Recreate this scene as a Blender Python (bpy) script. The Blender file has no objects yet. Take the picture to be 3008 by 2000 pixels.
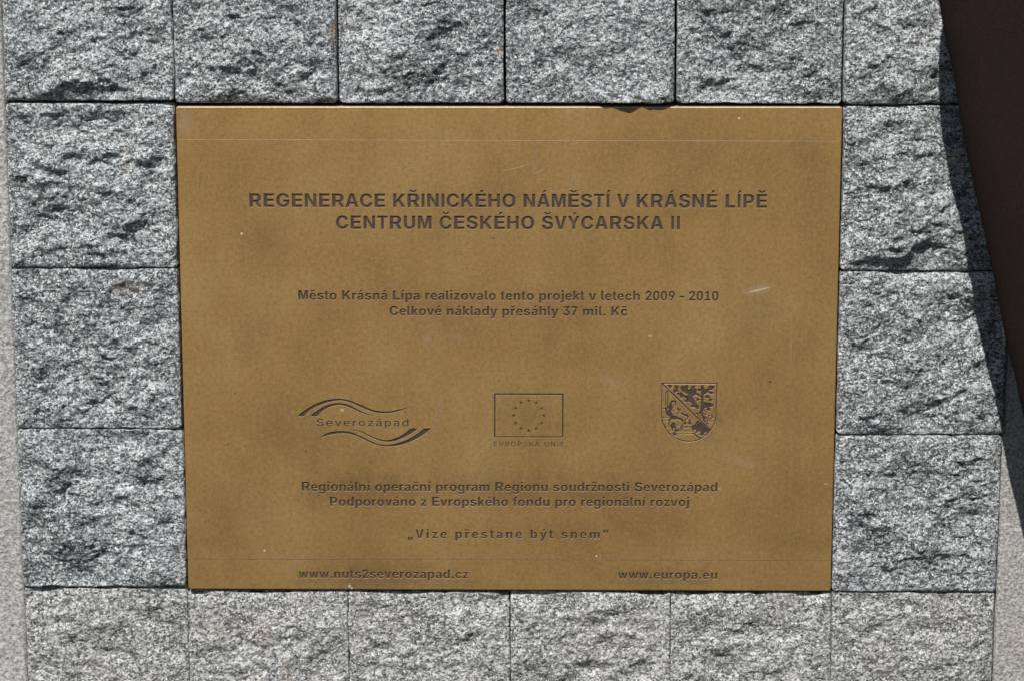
import bpy, math, json
import mathutils.geometry
import numpy as np
from mathutils import Euler, Vector

# ---------------------------------------------------------------- camera, light
SC = bpy.context.scene
COL = SC.collection
MM = 0.001
FPX = 55 / 23.7 * 3008
CAM_LOC = np.array([21.203, -1420.0, 266.63])          # millimetres
CAM_ROT = (1.3904, 0.0007, 0.0134)
cd = bpy.data.cameras.new('camera')
cd.sensor_width = 23.7
cd.lens = 55
cd.clip_start = 0.05
cd.clip_end = 200
cd.dof.use_dof = True
cd.dof.focus_distance = 1.44
cd.dof.aperture_fstop = 5.0
cam = bpy.data.objects.new('camera', cd)
cam.location = Vector(CAM_LOC * MM)
cam.rotation_euler = CAM_ROT
COL.objects.link(cam)
SC.camera = cam

SUN_AZ, SUN_EL = 15.0, 50.0                            # from the wall's normal to the left, above the horizon
world = bpy.data.worlds.new("World")
SC.world = world
world.use_nodes = True
wn = world.node_tree.nodes
sky = wn.new('ShaderNodeTexSky')
sky.sky_type = 'NISHITA'
sky.sun_disc = False
sky.sun_elevation = math.radians(SUN_EL)
sky.sun_rotation = math.radians(180 + SUN_AZ)
world.node_tree.links.new(sky.outputs[0], wn['Background'].inputs[0])
wn['Background'].inputs[1].default_value = 0.05
sl = bpy.data.lights.new('sun', 'SUN')
sl.energy = 4.3
sl.angle = math.radians(0.5)
sl.color = (1.0, 0.955, 0.89)
so = bpy.data.objects.new('sun', sl)
a, e = math.radians(SUN_AZ), math.radians(SUN_EL)
travel = Vector((math.sin(a) * math.cos(e), math.cos(a) * math.cos(e), -math.sin(e)))
so.rotation_euler = travel.to_track_quat('-Z', 'Y').to_euler()
so.location = -travel * 5
COL.objects.link(so)
vs = SC.view_settings
vs.view_transform = 'Standard'
vs.look = 'None'
vs.exposure = 0.0
vs.gamma = 1.0

_R = np.array(Euler(CAM_ROT, 'XYZ').to_matrix())


def at(u, v, y=0.0):
    """a point of the photograph (3008 px wide) -> x, z in mm on the plane of the wall"""
    d = _R @ np.array([(u - 1504) / FPX, -(v - 1000) / FPX, -1.0])
    t = (y - CAM_LOC[1]) / d[1]
    q = CAM_LOC + t * d
    return np.array([q[0], q[2]])


# ---------------------------------------------------------------- helpers
def tag(o, label=None, cat=None, group=None, kind=None):
    for k, v in (('label', label), ('category', cat), ('group', group), ('kind', kind)):
        if v:
            o[k] = v
    return o


def empty(name, loc=(0, 0, 0), parent=None):
    o = bpy.data.objects.new(name, None)
    o.empty_display_size = 0.02
    o.location = [c * MM for c in loc]
    o.parent = parent
    COL.objects.link(o)
    return o


def link(name, me, parent=None, loc=(0, 0, 0)):
    o = bpy.data.objects.new(name, me)
    o.parent = parent
    o.location = [c * MM for c in loc]
    COL.objects.link(o)
    return o


def mesh(name, V, F, mats, mi=None, smooth=False):
    me = bpy.data.meshes.new(name)
    me.from_pydata([tuple(c) for c in (np.asarray(V, float) * MM)], [], [tuple(map(int, f)) for f in F])
    for m in mats:
        me.materials.append(m)
    if mi is not None:
        me.polygons.foreach_set('material_index', np.asarray(mi, np.int32))
    if smooth:
        me.polygons.foreach_set('use_smooth', np.ones(len(me.polygons), bool))
    me.update()
    return me


def quad_mesh(name, V, Q, mats, mi=None, smooth=True):
    """fast path: V (n,3) mm, Q (m,4)"""
    me = bpy.data.meshes.new(name)
    V = np.ascontiguousarray(np.asarray(V, np.float32) * MM)
    Q = np.ascontiguousarray(Q, np.int32)
    me.vertices.add(len(V))
    me.vertices.foreach_set('co', V.ravel())
    me.loops.add(Q.size)
    me.loops.foreach_set('vertex_index', Q.ravel())
    me.polygons.add(len(Q))
    me.polygons.foreach_set('loop_start', np.arange(0, Q.size, 4, dtype=np.int32))
    me.polygons.foreach_set('use_smooth', np.full(len(Q), smooth))
    for m in mats:
        me.materials.append(m)
    if mi is not None:
        me.polygons.foreach_set('material_index', np.asarray(mi, np.int32))
    me.update(calc_edges=True)
    me.validate()
    return me


def _lattice(seed):
    return np.random.default_rng(seed).random((256, 256)).astype(np.float32) * 2 - 1


_LAT = [_lattice(k) for k in range(8)]


def vnoise(x, z, seed=0):
    L = _LAT[seed % 8]
    ox, oz = (seed * 37.17) % 251, (seed * 91.7) % 241
    x = x + ox
    z = z + oz
    xi, zi = np.floor(x).astype(int), np.floor(z).astype(int)
    fx, fz = x - xi, z - zi
    fx = fx * fx * fx * (fx * (fx * 6 - 15) + 10)
    fz = fz * fz * fz * (fz * (fz * 6 - 15) + 10)
    x0, x1, z0, z1 = xi & 255, (xi + 1) & 255, zi & 255, (zi + 1) & 255
    return ((L[z0, x0] * (1 - fx) + L[z0, x1] * fx) * (1 - fz) + (L[z1, x0] * (1 - fx) + L[z1, x1] * fx) * fz)


def fbm(x, z, lam, octaves=3, seed=0, gain=0.5):
    s, amp, tot = 0, 1.0, 0
    for k in range(octaves):
        c, n = math.cos(0.6 * k + seed), math.sin(0.6 * k + seed)
        s = s + amp * vnoise((x * c - z * n) / lam, (x * n + z * c) / lam, seed + k * 3)
        tot += amp
        amp *= gain
        lam *= 0.5
    return s / tot


# ---------------------------------------------------------------- materials
class NT:
    def __init__(self, name):
        self.m = bpy.data.materials.new(name)
        self.m.use_nodes = True
        self.t = self.m.node_tree
        self.n = self.t.nodes
        self.b = self.n['Principled BSDF']

    def new(self, kind, **kw):
        x = self.n.new(kind)
        for k, v in kw.items():
            setattr(x, k, v)
        return x

    def l(self, a, b):
        self.t.links.new(a, b)

    def set(self, node, **kw):
        for k, v in kw.items():
            node.inputs[k.replace('_', ' ')].default_value = v

    def noise(self, vec, scale, detail=3, rough=0.5, dist=0.0):
        x = self.new('ShaderNodeTexNoise')
        self.l(vec, x.inputs['Vector'])
        self.set(x, Scale=scale, Detail=detail, Roughness=rough, Distortion=dist)
        return x.outputs['Fac']

    def ramp(self, fac, stops, interp='LINEAR'):
        x = self.new('ShaderNodeValToRGB')
        x.color_ramp.interpolation = interp
        el = x.color_ramp.elements
        while len(el) < len(stops):
            el.new(0.5)
        for s, (p, c) in zip(el, stops):
            s.position = p
            s.color = (c, c, c, 1) if not hasattr(c, '__len__') else (*c, 1)
        self.l(fac, x.inputs[0])
        return x.outputs[0]

    def mix(self, fac, a, b, mode='MIX'):
        x = self.new('ShaderNodeMix', data_type='RGBA', blend_type=mode)
        for sock, v in ((x.inputs[0], fac), (x.inputs[6], a), (x.inputs[7], b)):
            if hasattr(v, 'is_linked') or hasattr(v, 'links'):
                self.l(v, sock)
            elif hasattr(v, '__len__'):
                sock.default_value = (*v, 1)
            else:
                sock.default_value = v
        return x.outputs[2]

    def math(self, op, a, b=0.0, clamp=False):
        x = self.new('ShaderNodeMath', operation=op, use_clamp=clamp)
        for sock, v in ((x.inputs[0], a), (x.inputs[1], b)):
            if hasattr(v, 'links'):
                self.l(v, sock)
            else:
                sock.default_value = v
        return x.outputs[0]

    def coords(self, random_shift=True, scale=(1, 1, 1), rot=(0, 0, 0)):
        g = self.new('ShaderNodeNewGeometry')
        vec = g.outputs['Position']
        if random_shift:
            oi = self.new('ShaderNodeObjectInfo')
            r = self.math('MULTIPLY', oi.outputs['Random'], 7.3)
            add = self.new('ShaderNodeVectorMath', operation='ADD')
            self.l(vec, add.inputs[0])
            self.l(r, add.inputs[1])
            vec = add.outputs[0]
        mp = self.new('ShaderNodeMapping')
        mp.inputs['Scale'].default_value = scale
        mp.inputs['Rotation'].default_value = rot
        self.l(vec, mp.inputs['Vector'])
        return mp.outputs[0]

    def bump(self, height, strength, dist):
        x = self.new('ShaderNodeBump')
        x.inputs['Strength'].default_value = strength
        x.inputs['Distance'].default_value = dist
        self.l(height, x.inputs['Height'])
        return x


def granite(name, light, mid, dark, stain=0.0, tone=0.0):
    t = NT(name)
    v0 = t.coords()
    # irregular crystals: cells warped by noise, slightly drawn out, two sizes
    wn_ = t.new('ShaderNodeTexNoise')
    t.l(v0, wn_.inputs['Vector'])
    t.set(wn_, Scale=900.0, Detail=3.0, Roughness=0.6)
    wa = t.new('ShaderNodeVectorMath', operation='MULTIPLY_ADD')
    t.l(wn_.outputs['Color'], wa.inputs[0])
    wa.inputs[1].default_value = (0.0016,) * 3
    t.l(v0, wa.inputs[2])

    def cells(scale, sq, rot):
        mp = t.new('ShaderNodeMapping')
        mp.inputs['Scale'].default_value = sq
        mp.inputs['Rotation'].default_value = (0, rot, 0)
        t.l(wa.outputs[0], mp.inputs['Vector'])
        vo = t.new('ShaderNodeTexVoronoi')
        t.l(mp.outputs[0], vo.inputs['Vector'])
        t.set(vo, Scale=scale, Randomness=1.0)
        sp = t.new('ShaderNodeSeparateColor')
        t.l(vo.outputs['Color'], sp.inputs[0])
        return vo, sp
    voA, spA = cells(820, (0.72, 1, 1.25), 0.3)
    voB, spB = cells(1600, (1.2, 1, 0.85), -0.5)
    big = t.noise(v0, 70, 4, 0.6)
    huge = t.noise(v0, 16, 2, 0.5)
    mot = t.noise(v0, 520, 4, 0.68)
    x = t.math('ADD', t.math('MULTIPLY', spA.outputs[0], 0.34), t.math('MULTIPLY', spB.outputs[0], 0.26))
    x = t.math('ADD', x, t.math('MULTIPLY', mot, 0.62))
    x = t.math('ADD', x, t.math('MULTIPLY', t.math('SUBTRACT', big, 0.5), 0.24))
    x = t.math('ADD', x, t.math('MULTIPLY', t.math('SUBTRACT', huge, 0.5), 0.14))
    x = t.math('ADD', x, tone)
    c = t.ramp(x, [(0.40, dark), (0.53, [m * 0.55 for m in mid]), (0.62, mid), (0.73, light), (0.85, [min(0.9, q * 1.2) for q in light])])
    fr = t.ramp(t.noise(v0, 150, 2, 0.5), [(0.77, 0.0), (0.80, 1.0)])
    c = t.mix(t.math('MULTIPLY', fr, 0.5), c, (0.34, 0.19, 0.09))
    for (u, w, hw, hh, st) in ((985, 80, 7, 22, 0.9), (980, 95, 12, 34, 0.5), (1468, 150, 5, 14, 0.8), (845, 245, 22, 60, 0.0), (372, 480, 12, 26, 0.45), (385, 425, 26, 14, 0.25),
                              (370, 845, 40, 26, 0.3), (2700, 1740, 22, 8, 0.5), (2705, 1735, 10, 4, 0.8), (500, 1975, 5, 5, 0.8), (780, 1855, 30, 60, 0.25), (840, 1985, 30, 60, 0.3)):
        px_, pz_ = at(u, w) * MM
        mp = t.new('ShaderNodeMapping', vector_type='TEXTURE')
        mp.inputs['Location'].default_value = (px_, 0, pz_)
        mp.inputs['Scale'].default_value = (hw * 0.00024, 10, hh * 0.00024)
        gp = t.new('ShaderNodeNewGeometry')
        t.l(gp.outputs['Position'], mp.inputs['Vector'])
        ln = t.new('ShaderNodeVectorMath', operation='LENGTH')
        t.l(mp.outputs[0], ln.inputs[0])
        q_ = t.math('ADD', ln.outputs['Value'], t.math('MULTIPLY', t.math('SUBTRACT', mot, 0.5), 2.4))
        c = t.mix(t.ramp(q_, [(0.2, st), (1.0, 0.0)]), c, (0.36, 0.24, 0.14))
    if stain:
        st = t.ramp(t.noise(v0, 26, 4, 0.6), [(0.52, 0.0), (0.75, 1.0)])
        c = t.mix(t.math('MULTIPLY', st, stain), c, (0.44, 0.39, 0.31), 'MIX')
    t.l(c, t.b.inputs['Base Color'])
    fl = t.ramp(spB.outputs[2], [(0.972, 0.0), (0.976, 1.0)])
    c = t.mix(t.math('MULTIPLY', fl, 1.0), c, (0.93, 0.94, 0.95))  # mica glints painted as near-white specks in the base colour
    t.l(c, t.b.inputs['Base Color'])
    glint = t.ramp(spA.outputs[1], [(0.955, 0.0), (0.965, 1.0)])
    t.l(t.math('SUBTRACT', 0.70, t.math('MULTIPLY', glint, 0.52)), t.b.inputs['Roughness'])
    fine = t.noise(v0, 1500, 3, 0.7)
    h = t.math('ADD', mot, t.math('MULTIPLY', fine, 0.4))
    bp = t.bump(h, 1.0, 0.0013)
    nm = t.new('ShaderNodeVectorMath', operation='MULTIPLY_ADD')
    t.l(voA.outputs['Color'], nm.inputs[0])
    nm.inputs[1].default_value = (0.62,) * 3
    nm.inputs[2].default_value = (-0.31,) * 3
    ad = t.new('ShaderNodeVectorMath', operation='ADD')
    t.l(bp.outputs[0], ad.inputs[0])
    t.l(nm.outputs[0], ad.inputs[1])
    nm2 = t.new('ShaderNodeVectorMath', operation='MULTIPLY_ADD')
    t.l(voB.outputs['Color'], nm2.inputs[0])
    nm2.inputs[1].default_value = (0.36,) * 3
    nm2.inputs[2].default_value = (-0.18,) * 3
    ad2 = t.new('ShaderNodeVectorMath', operation='ADD')
    t.l(ad.outputs[0], ad2.inputs[0])
    t.l(nm2.outputs[0], ad2.inputs[1])
    no = t.new('ShaderNodeVectorMath', operation='NORMALIZE')
    t.l(ad2.outputs[0], no.inputs[0])
    t.l(no.outputs[0], t.b.inputs['Normal'])
    return t.m


M = {}
M['granite'] = granite('split_granite', (0.64, 0.67, 0.69), (0.27, 0.295, 0.312), (0.032, 0.039, 0.044))
M['granite_pale'] = granite('split_granite_weathered', (0.66, 0.665, 0.66), (0.30, 0.315, 0.32), (0.05, 0.056, 0.06), stain=0.4, tone=0.03)


def slab_material():
    t = NT('bush_hammered_granite')
    v = t.coords()
    g = t.noise(v, 520, 4, 0.65, 0.5)
    c = t.ramp(g, [(0.33, (0.20, 0.20, 0.195)), (0.47, (0.40, 0.40, 0.39)), (0.60, (0.62, 0.62, 0.605)), (0.72, (0.72, 0.715, 0.70))])
    big = t.noise(v, 18, 4, 0.6)
    c = t.mix(t.math('MULTIPLY', t.ramp(big, [(0.4, 0.0), (0.7, 1.0)]), 0.30), c, (0.62, 0.57, 0.50), 'MULTIPLY')
    t.l(c, t.b.inputs['Base Color'])
    t.b.inputs['Roughness'].default_value = 0.85
    h = t.math('ADD', g, t.math('MULTIPLY', t.noise(v, 260, 3, 0.5), 0.8))
    t.l(t.bump(h, 0.9, 0.0012).outputs[0], t.b.inputs['Normal'])
    return t.m


M['slab'] = slab_material()


def mortar_material():
    t = NT('dark_mortar')
    v = t.coords(False)
    c = t.ramp(t.noise(v, 300, 4, 0.6), [(0.3, (0.02, 0.018, 0.015)), (0.7, (0.07, 0.062, 0.05))])
    t.l(c, t.b.inputs['Base Color'])
    t.b.inputs['Roughness'].default_value = 0.95
    return t.m


M['mortar'] = mortar_material()

# marks on the brass: photo x, y, half-width px, half-height px, turn deg, strength, colour, ragged?
PALE, GREEN, DARK, WHITE, GREY = (0.55, 0.42, 0.30), (0.25, 0.33, 0.24), (0.115, 0.080, 0.048), (0.85, 0.83, 0.78), (0.36, 0.34, 0.28)
MARKS = [
    (2228, 852, 42, 14, -14, 0.75, PALE, 1), (2230, 852, 34, 2.0, -14, 0.9, (0.8, 0.68, 0.56), 0),
    (2330, 895, 26, 9, 5, 0.25, PALE, 1), (1790, 1125, 48, 22, 20, 0.30, PALE, 1),
    (2180, 1358, 62, 20, 25, 0.32, PALE, 1), (1690, 525, 16, 26, 0, 0.34, GREY, 1), (1570, 470, 14, 52, 8, 0.25, GREY, 1),
    (1255, 995, 14, 26, 10, 0.45, GREY, 1), (1330, 990, 34, 8, 10, 0.3, GREY, 1), (1270, 950, 22, 12, 0, 0.3, GREY, 1),
    (1285, 1240, 16, 40, 20, 0.34, GREY, 1), (1290, 1190, 14, 22, -30, 0.25, GREY, 1), (1005, 1203, 6, 5, 0, 0.9, (0.45, 0.62, 0.42), 0),
    (1910, 988, 6, 4, 0, 0.7, (0.5, 0.6, 0.45), 0), (1155, 845, 26, 14, 0, 0.2, GREY, 1), (1010, 835, 22, 10, 0, 0.2, GREY, 1),
    (2324, 1010, 1.3, 62, -2, 0.5, PALE, 0), (2266, 965, 1.2, 48, -2, 0.3, PALE, 0),
    (710, 687, 3.6, 3.6, 0, 1.0, WHITE, 0), (2262, 1121, 3, 3, 0, 1.0, (0.02, 0.02, 0.02), 0),
    (777, 1616, 3.2, 3.2, 0, 1.0, WHITE, 0), (1027, 1720, 4, 4, 0, 1.0, WHITE, 0), (1033, 1726, 3.4, 3.4, 0, 1.0, WHITE, 0),
    (1752, 1632, 3, 3, 0, 0.9, WHITE, 0), (2171, 348, 3, 3, 0, 0.9, WHITE, 0), (1193, 1691, 3.2, 3.2, 0, 0.9, WHITE, 0),
    (1520, 493, 46, 1.4, -14, 0.35, (0.78, 0.62, 0.36), 0), (1580, 507, 16, 1.4, -25, 0.35, (0.78, 0.62, 0.36), 0),
    (1590, 527, 14, 1.4, -6, 0.3, (0.78, 0.62, 0.36), 0), (1730, 451, 5, 1.5, -45, 0.4, (0.78, 0.62, 0.36), 0),
    (990, 1434, 9, 1.6, -20, 0.8, WHITE, 0), (824, 1452, 7, 1.6, -12, 0.7, PALE, 0), (2426, 1420, 6, 1.5, 5, 0.7, WHITE, 0),
    (2114, 1434, 5, 4, 0, 0.8, (0.62, 0.40, 0.28), 0), (587, 545, 2, 34, 4, 0.6, DARK, 1), (590, 470, 2, 22, 8, 0.35, DARK, 1),
    (1040, 1440, 175, 62, 0, 0.42, DARK, 1), (1500, 1440, 420, 62, 0, 0.34, DARK, 1), (1130, 1690, 300, 50, 0, 0.40, DARK, 1),
    (1960, 1695, 190, 46, 0, 0.42, DARK, 1), (1500, 600, 780, 60, 0, 0.16, DARK, 1), (780, 700, 90, 70, 30, 0.25, DARK, 1),
    (1500, 895, 620, 70, 0, 0.15, DARK, 1), (1553, 1220, 125, 85, 0, 0.26, DARK, 1), (2025, 1205, 88, 92, 0, 0.34, DARK, 1), (660, 1480, 110, 110, 0, 0.20, DARK, 1),
    (600, 1590, 90, 40, 0, 0.24, DARK, 1), (2230, 930, 60, 100, 20, 0.22, DARK, 1), (2330, 1590, 160, 46, 0, 0.26, DARK, 1),
    (2380, 460, 60, 40, 0, 0.22, DARK, 1), (1600, 1560, 420, 40, 0, 0.22, DARK, 1), (1780, 1440, 120, 60, 0, 0.20, DARK, 1),
    (720, 990, 60, 90, 0, 0.16, DARK, 1), (2080, 1260, 70, 90, 20, 0.2, DARK, 1), (860, 1250, 110, 80, 0, 0.12, DARK, 1),
    (545, 360, 26, 44, 0, 0.35, (0.5, 0.44, 0.36), 1), (1670, 330, 10, 22, 0, 0.5, PALE, 1), (1705, 322, 14, 10, 0, 0.5, PALE, 1),
    (1938, 342, 8, 6, 0, 0.5, PALE, 1), (620, 330, 30, 6, 0, 0.3, PALE, 1), (2362, 420, 18, 12, 0, 0.3, DARK, 1),
    (1040, 325, 30, 5, 0, 0.35, PALE, 1), (520, 590, 4, 20, 0, 0.4, DARK, 1), (1450, 700, 3, 3, 0, 0.7, DARK, 0),
    (690, 1155, 3, 3, 0, 0.7, DARK, 0), (830, 1152, 3, 2, 0, 0.7, DARK, 0), (898, 1326, 4, 3, 0, 0.8, DARK, 0), (670, 1304, 3, 3, 0, 0.8, DARK, 0),
]


def brass(name, kind='face'):
    t = NT(name)
    v = t.coords(False)
    sp = t.new('ShaderNodeSeparateXYZ')
    t.l(v, sp.inputs[0])
    c = t.ramp(t.noise(v, 14, 6, 0.62, 0.3), [(0.32, BR0), (0.50, BR1), (0.68, BR2)])
    # casting grain, greenish and orange
    g = t.noise(v, 2900, 1, 0.5)
    c = t.mix(t.ramp(g, [(0.40, 0.55), (0.5, 0.0)]), c, (0.09, 0.075, 0.045))
    c = t.mix(t.ramp(g, [(0.52, 0.0), (0.66, 0.55)]), c, (0.56, 0.36, 0.15))
    g2 = t.noise(v, 1300, 4, 0.75)
    c = t.mix(t.ramp(g2, [(0.34, 0.42), (0.47, 0.0)]), c, (0.16, 0.145, 0.085))
    c = t.mix(t.ramp(g2, [(0.55, 0.0), (0.70, 0.35)]), c, (0.44, 0.24, 0.09))
    g3 = t.noise(v, 420, 3, 0.7)
    c = t.mix(t.ramp(g3, [(0.30, 0.45), (0.5, 0.0)]), c, (0.20, 0.135, 0.055))
    c = t.mix(t.ramp(g3, [(0.52, 0.0), (0.72, 0.40)]), c, (0.58, 0.38, 0.15))
    vs_ = t.coords(False, scale=(1.6, 1, 0.22))
    c = t.mix(t.ramp(t.noise(vs_, 40, 4, 0.6), [(0.5, 0.0), (0.8, 0.14)]), c, (0.14, 0.10, 0.055))
    if kind == 'face':
        rag = t.noise(v, 120, 4, 0.7)
        for (u, w, hw, hh, ang, st, col, ragged) in MARKS:
            x, z = at(u, w) * MM
            s = 0.2065 * MM
            mp = t.new('ShaderNodeMapping', vector_type='TEXTURE')
            mp.inputs['Location'].default_value = (x, 0, z)
            mp.inputs['Rotation'].default_value = (0, math.radians(ang), 0)
            mp.inputs['Scale'].default_value = (hw * s * 1.15, 10, hh * s * 1.15)
            t.l(v, mp.inputs['Vector'])
            ln = t.new('ShaderNodeVectorMath', operation='LENGTH')
            t.l(mp.outputs[0], ln.inputs[0])
            if ragged:
                q = t.math('ADD', ln.outputs['Value'], t.math('MULTIPLY', t.math('SUBTRACT', rag, 0.5), 2.6))
                f = t.ramp(q, [(0.15, st * (0.74 if col is DARK else 0.58)), (1.0, 0.0)])
            else:
                f = t.ramp(ln.outputs['Value'], [(0.6, st), (1.0, 0.0)])
            c = t.mix(f, c, col)
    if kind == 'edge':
        c = t.mix(0.7, c, (0.68, 0.56, 0.41))  # pale highlight of sunlit rims mixed into the worn edge colour
    t.l(c, t.b.inputs['Base Color'])
    t.b.inputs['Metallic'].default_value = 0.5
    t.b.inputs['Roughness'].default_value = 0.52 if kind == 'face' else 0.45
    t.b.inputs['Specular IOR Level'].default_value = 0.35
    h = t.math('ADD', g, t.math('MULTIPLY', g2, 0.8))
    t.l(t.bump(h, 0.5, 0.00022).outputs[0], t.b.inputs['Normal'])
    return t.m


BR0, BR1, BR2 = (0.370, 0.213, 0.066), (0.468, 0.278, 0.092), (0.53, 0.338, 0.126)
M['brass'] = brass('aged_brass')
M['brass_edge'] = brass('worn_brass_lit_edge', 'edge')


def paint_material():
    t = NT('dark_patina_in_the_engraving')
    v = t.coords(False)
    c = t.ramp(t.noise(v, 500, 4, 0.7), [(0.35, (0.042, 0.027, 0.019)), (0.6, (0.072, 0.046, 0.033)), (0.78, (0.13, 0.095, 0.07))])
    t.l(c, t.b.inputs['Base Color'])
    t.b.inputs['Roughness'].default_value = 0.7
    t.l(t.bump(t.noise(v, 900, 2), 0.4, 0.0002).outputs[0], t.b.inputs['Normal'])
    return t.m


M['paint'] = paint_material()


def cloth_material():
    t = NT('brown_knit_cloth')
    v = t.coords(False)
    wv = t.new('ShaderNodeTexWave', wave_type='BANDS', bands_direction='X')
    t.l(v, wv.inputs['Vector'])
    t.set(wv, Scale=260.0, Distortion=0.6, Detail=1.0)
    n = t.noise(v, 1300, 3, 0.7)
    c = t.ramp(n, [(0.3, (0.0105, 0.0078, 0.0078)), (0.55, (0.0235, 0.0145, 0.0142)), (0.78, (0.056, 0.028, 0.025))])
    big = t.noise(v, 12, 2)
    c = t.mix(t.ramp(big, [(0.35, 0.0), (0.7, 0.5)]), c, (0.021, 0.0145, 0.0135))
    t.l(c, t.b.inputs['Base Color'])
    t.b.inputs['Roughness'].default_value = 1.0
    t.b.inputs['Specular IOR Level'].default_value = 0.1
    h = t.math('ADD', wv.outputs['Fac'], n)
    t.l(t.bump(h, 0.5, 0.0004).outputs[0], t.b.inputs['Normal'])
    return t.m


M['cloth'] = cloth_material()


# ---------------------------------------------------------------- the stones
def stone_mesh(x0, x1, z0, z1, seed, base=0.0, amp=4.4, edge=-0.6, bulge=1.3, ledges=(), pitch=0.72, mat='granite', corner=2.2, wob=0.7,
               depth=38, tilt=(0, 0), lip=None, xw=0.4, chips=(), facet=0.42):
    nx, nz = int((x1 - x0) / pitch) + 1, int((z1 - z0) / pitch) + 1
    X, Z = np.meshgrid(np.linspace(x0, x1, nx), np.linspace(z0, z1, nz))
    dx = np.minimum(X - x0, x1 - X)
    dz = np.minimum(Z - z0, z1 - Z)
    # rounded corners: pull the grid's corner region inwards
    cx, cz = (x0 + x1) / 2, (z0 + z1) / 2
    hx, hz = (x1 - x0) / 2, (z1 - z0) / 2
    U, W = (X - cx) / hx, (Z - cz) / hz
    r = corner / hx
    ex, ez = np.clip((np.abs(U) - (1 - r)) / r, 0, 1), np.clip((np.abs(W) - (1 - r)) / r, 0, 1)
    k = np.minimum(ex, ez)
    m = np.where((ex > 0) & (ez > 0), 1 - (1 - 1 / np.sqrt(1 + (k / np.maximum(np.maximum(ex, ez), 1e-6)) ** 2)) * np.maximum(ex, ez), 1.0)
    X2 = X - np.sign(U) * (1 - m) * corner
    Z2 = Z - np.sign(W) * (1 - m) * corner
    d = np.minimum(dx, dz)
    s = seed * 13
    # uneven arrises
    fade = np.exp(-d / 1.5)
    n_edge = fbm(X, Z, 9, 4, s + 5)
    chip = np.maximum(0, n_edge + 0.05) * wob * 1.6
    X2 = X2 - np.where(dx < dz, np.sign(X - cx) * chip * xw * fade, 0)
    Z2 = Z2 - np.where(dz <= dx, np.sign(Z - cz) * chip * fade, 0)
    X2 = X2 + 0.40 * fbm(X, Z, 70, 2, 91) + 0.22 * fbm(X, Z, 9, 3, 92)
    Z2 = Z2 + 0.40 * fbm(X, Z, 70, 2, 93) + 0.22 * fbm(X, Z, 9, 3, 94)
    XX, ZZ = X + 0.45 * Z, Z - 0.25 * X
    h = amp * 0.97 * (1.35 * fbm(X, Z, 42, 2, s) + 1.1 * fbm(XX, ZZ, 20, 3, s + 1) + 0.75 * (0.35 - np.abs(fbm(XX * 0.7, ZZ * 1.2, 17, 3, s + 7)))
               + 0.22 * fbm(X * 0.8, Z * 1.2, 8, 2, s + 10))
    # split planes: terraces whose risers run roughly level
    wv = fbm(X, Z * 1.4, 24, 4, s + 2) * 3.0
    fr = wv - np.floor(wv)
    h = h + amp * 0.26 * (np.floor(wv) + np.clip((fr - 0.72) / 0.28, 0, 1))
    for (lx, lz, ln, a, ang) in ledges:
        c, n = math.cos(math.radians(ang)), math.sin(math.radians(ang))
        u = (X - lx) * c + (Z - lz) * n
        w = -(X - lx) * n + (Z - lz) * c + 4.5 * fbm(X, Z, 16, 4, s + 9)
        env = np.exp(-(u / ln) ** 4)
        up = np.exp(-np.maximum(w, 0) / 16) * (w >= 0)
        dn = -np.exp(-np.maximum(-w, 0) / 11) * (w < 0)
        mid = np.clip(w / 3.4, -1, 1)
        h = h + 1.45 * a * env * np.where(np.abs(w) < 3.4, mid, up + dn)
    # crisp little fracture facets
    for fs, ft, fo, sd in ((11.0, 0.15, 0.30, s + 14), (5.0, 0.20, 0.16, s + 15)):
        fx_, fz_ = (X + 2.5 * n_edge + 0.3 * Z) / fs, (Z * 1.35 + 2.5 * fbm(X, Z, 7, 2, s + 16)) / fs
        rg = np.random.default_rng(int(sd))
        TB = rg.random((64, 64, 5))
        bi, bj = np.floor(fx_).astype(int), np.floor(fz_).astype(int)
        best = np.full(X.shape, 9.0)
        fh = np.zeros(X.shape)
        for di in (-1, 0, 1):
            for dj in (-1, 0, 1):
                T = TB[(bj + dj) & 63, (bi + di) & 63]
                ux_, uz_ = fx_ - (bi + di + T[..., 0]), fz_ - (bj + dj + T[..., 1])
                dd = ux_ * ux_ + uz_ * uz_
                cand = fs * ft * 2 * ((T[..., 2] - 0.5) * ux_ + (T[..., 3] - 0.5) * 1.4 * uz_) + fo * 2 * (T[..., 4] - 0.5)
                m_ = dd < best
                best = np.where(m_, dd, best)
                fh = np.where(m_, cand, fh)
        h = h + fh * (amp / 4.0) * facet
    # grain relief
    h = h + 0.45 * fbm(X, Z, 6, 3, s + 3) + 0.42 * (0.45 - np.abs(fbm(X * 0.8, Z * 1.25, 3.2, 3, s + 4))) + 0.16 * fbm(X, Z, 1.9, 2, s + 6)
    q = 1 - np.exp(-d / 5.0)
    h = base + edge + (h + bulge) * q + 0.25 * fbm(X, Z, 4, 2, s + 8) + tilt[0] * (X - cx) / 50 + tilt[1] * (Z - cz) / 50
    for (qx, qw, qd, qh) in chips:
        h = h - qd * np.exp(-np.abs((X + 2 * n_edge - qx) / qw) ** 3) * np.exp(-((z1 - Z) / qh) ** 2)
    if lip:
        la, lb, lh = lip
        env = np.clip((X - la) / 12, 0, 1) * np.clip((lb - X) / 3, 0, 1)
        h = h + lh * env * np.exp(-(Z - z0) / 12) * (0.8 + 0.5 * fbm(X, Z, 10, 2, s + 12))
    h = h - 0.35 * np.exp(-(d / 0.5) ** 2)
    V = np.stack([X2, -h, Z2], -1).reshape(-1, 3)
    idx = np.arange(nx * nz).reshape(nz, nx)
    Q = np.stack([idx[:-1, :-1], idx[:-1, 1:], idx[1:, 1:], idx[1:, :-1]], -1).reshape(-1, 4)
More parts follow.
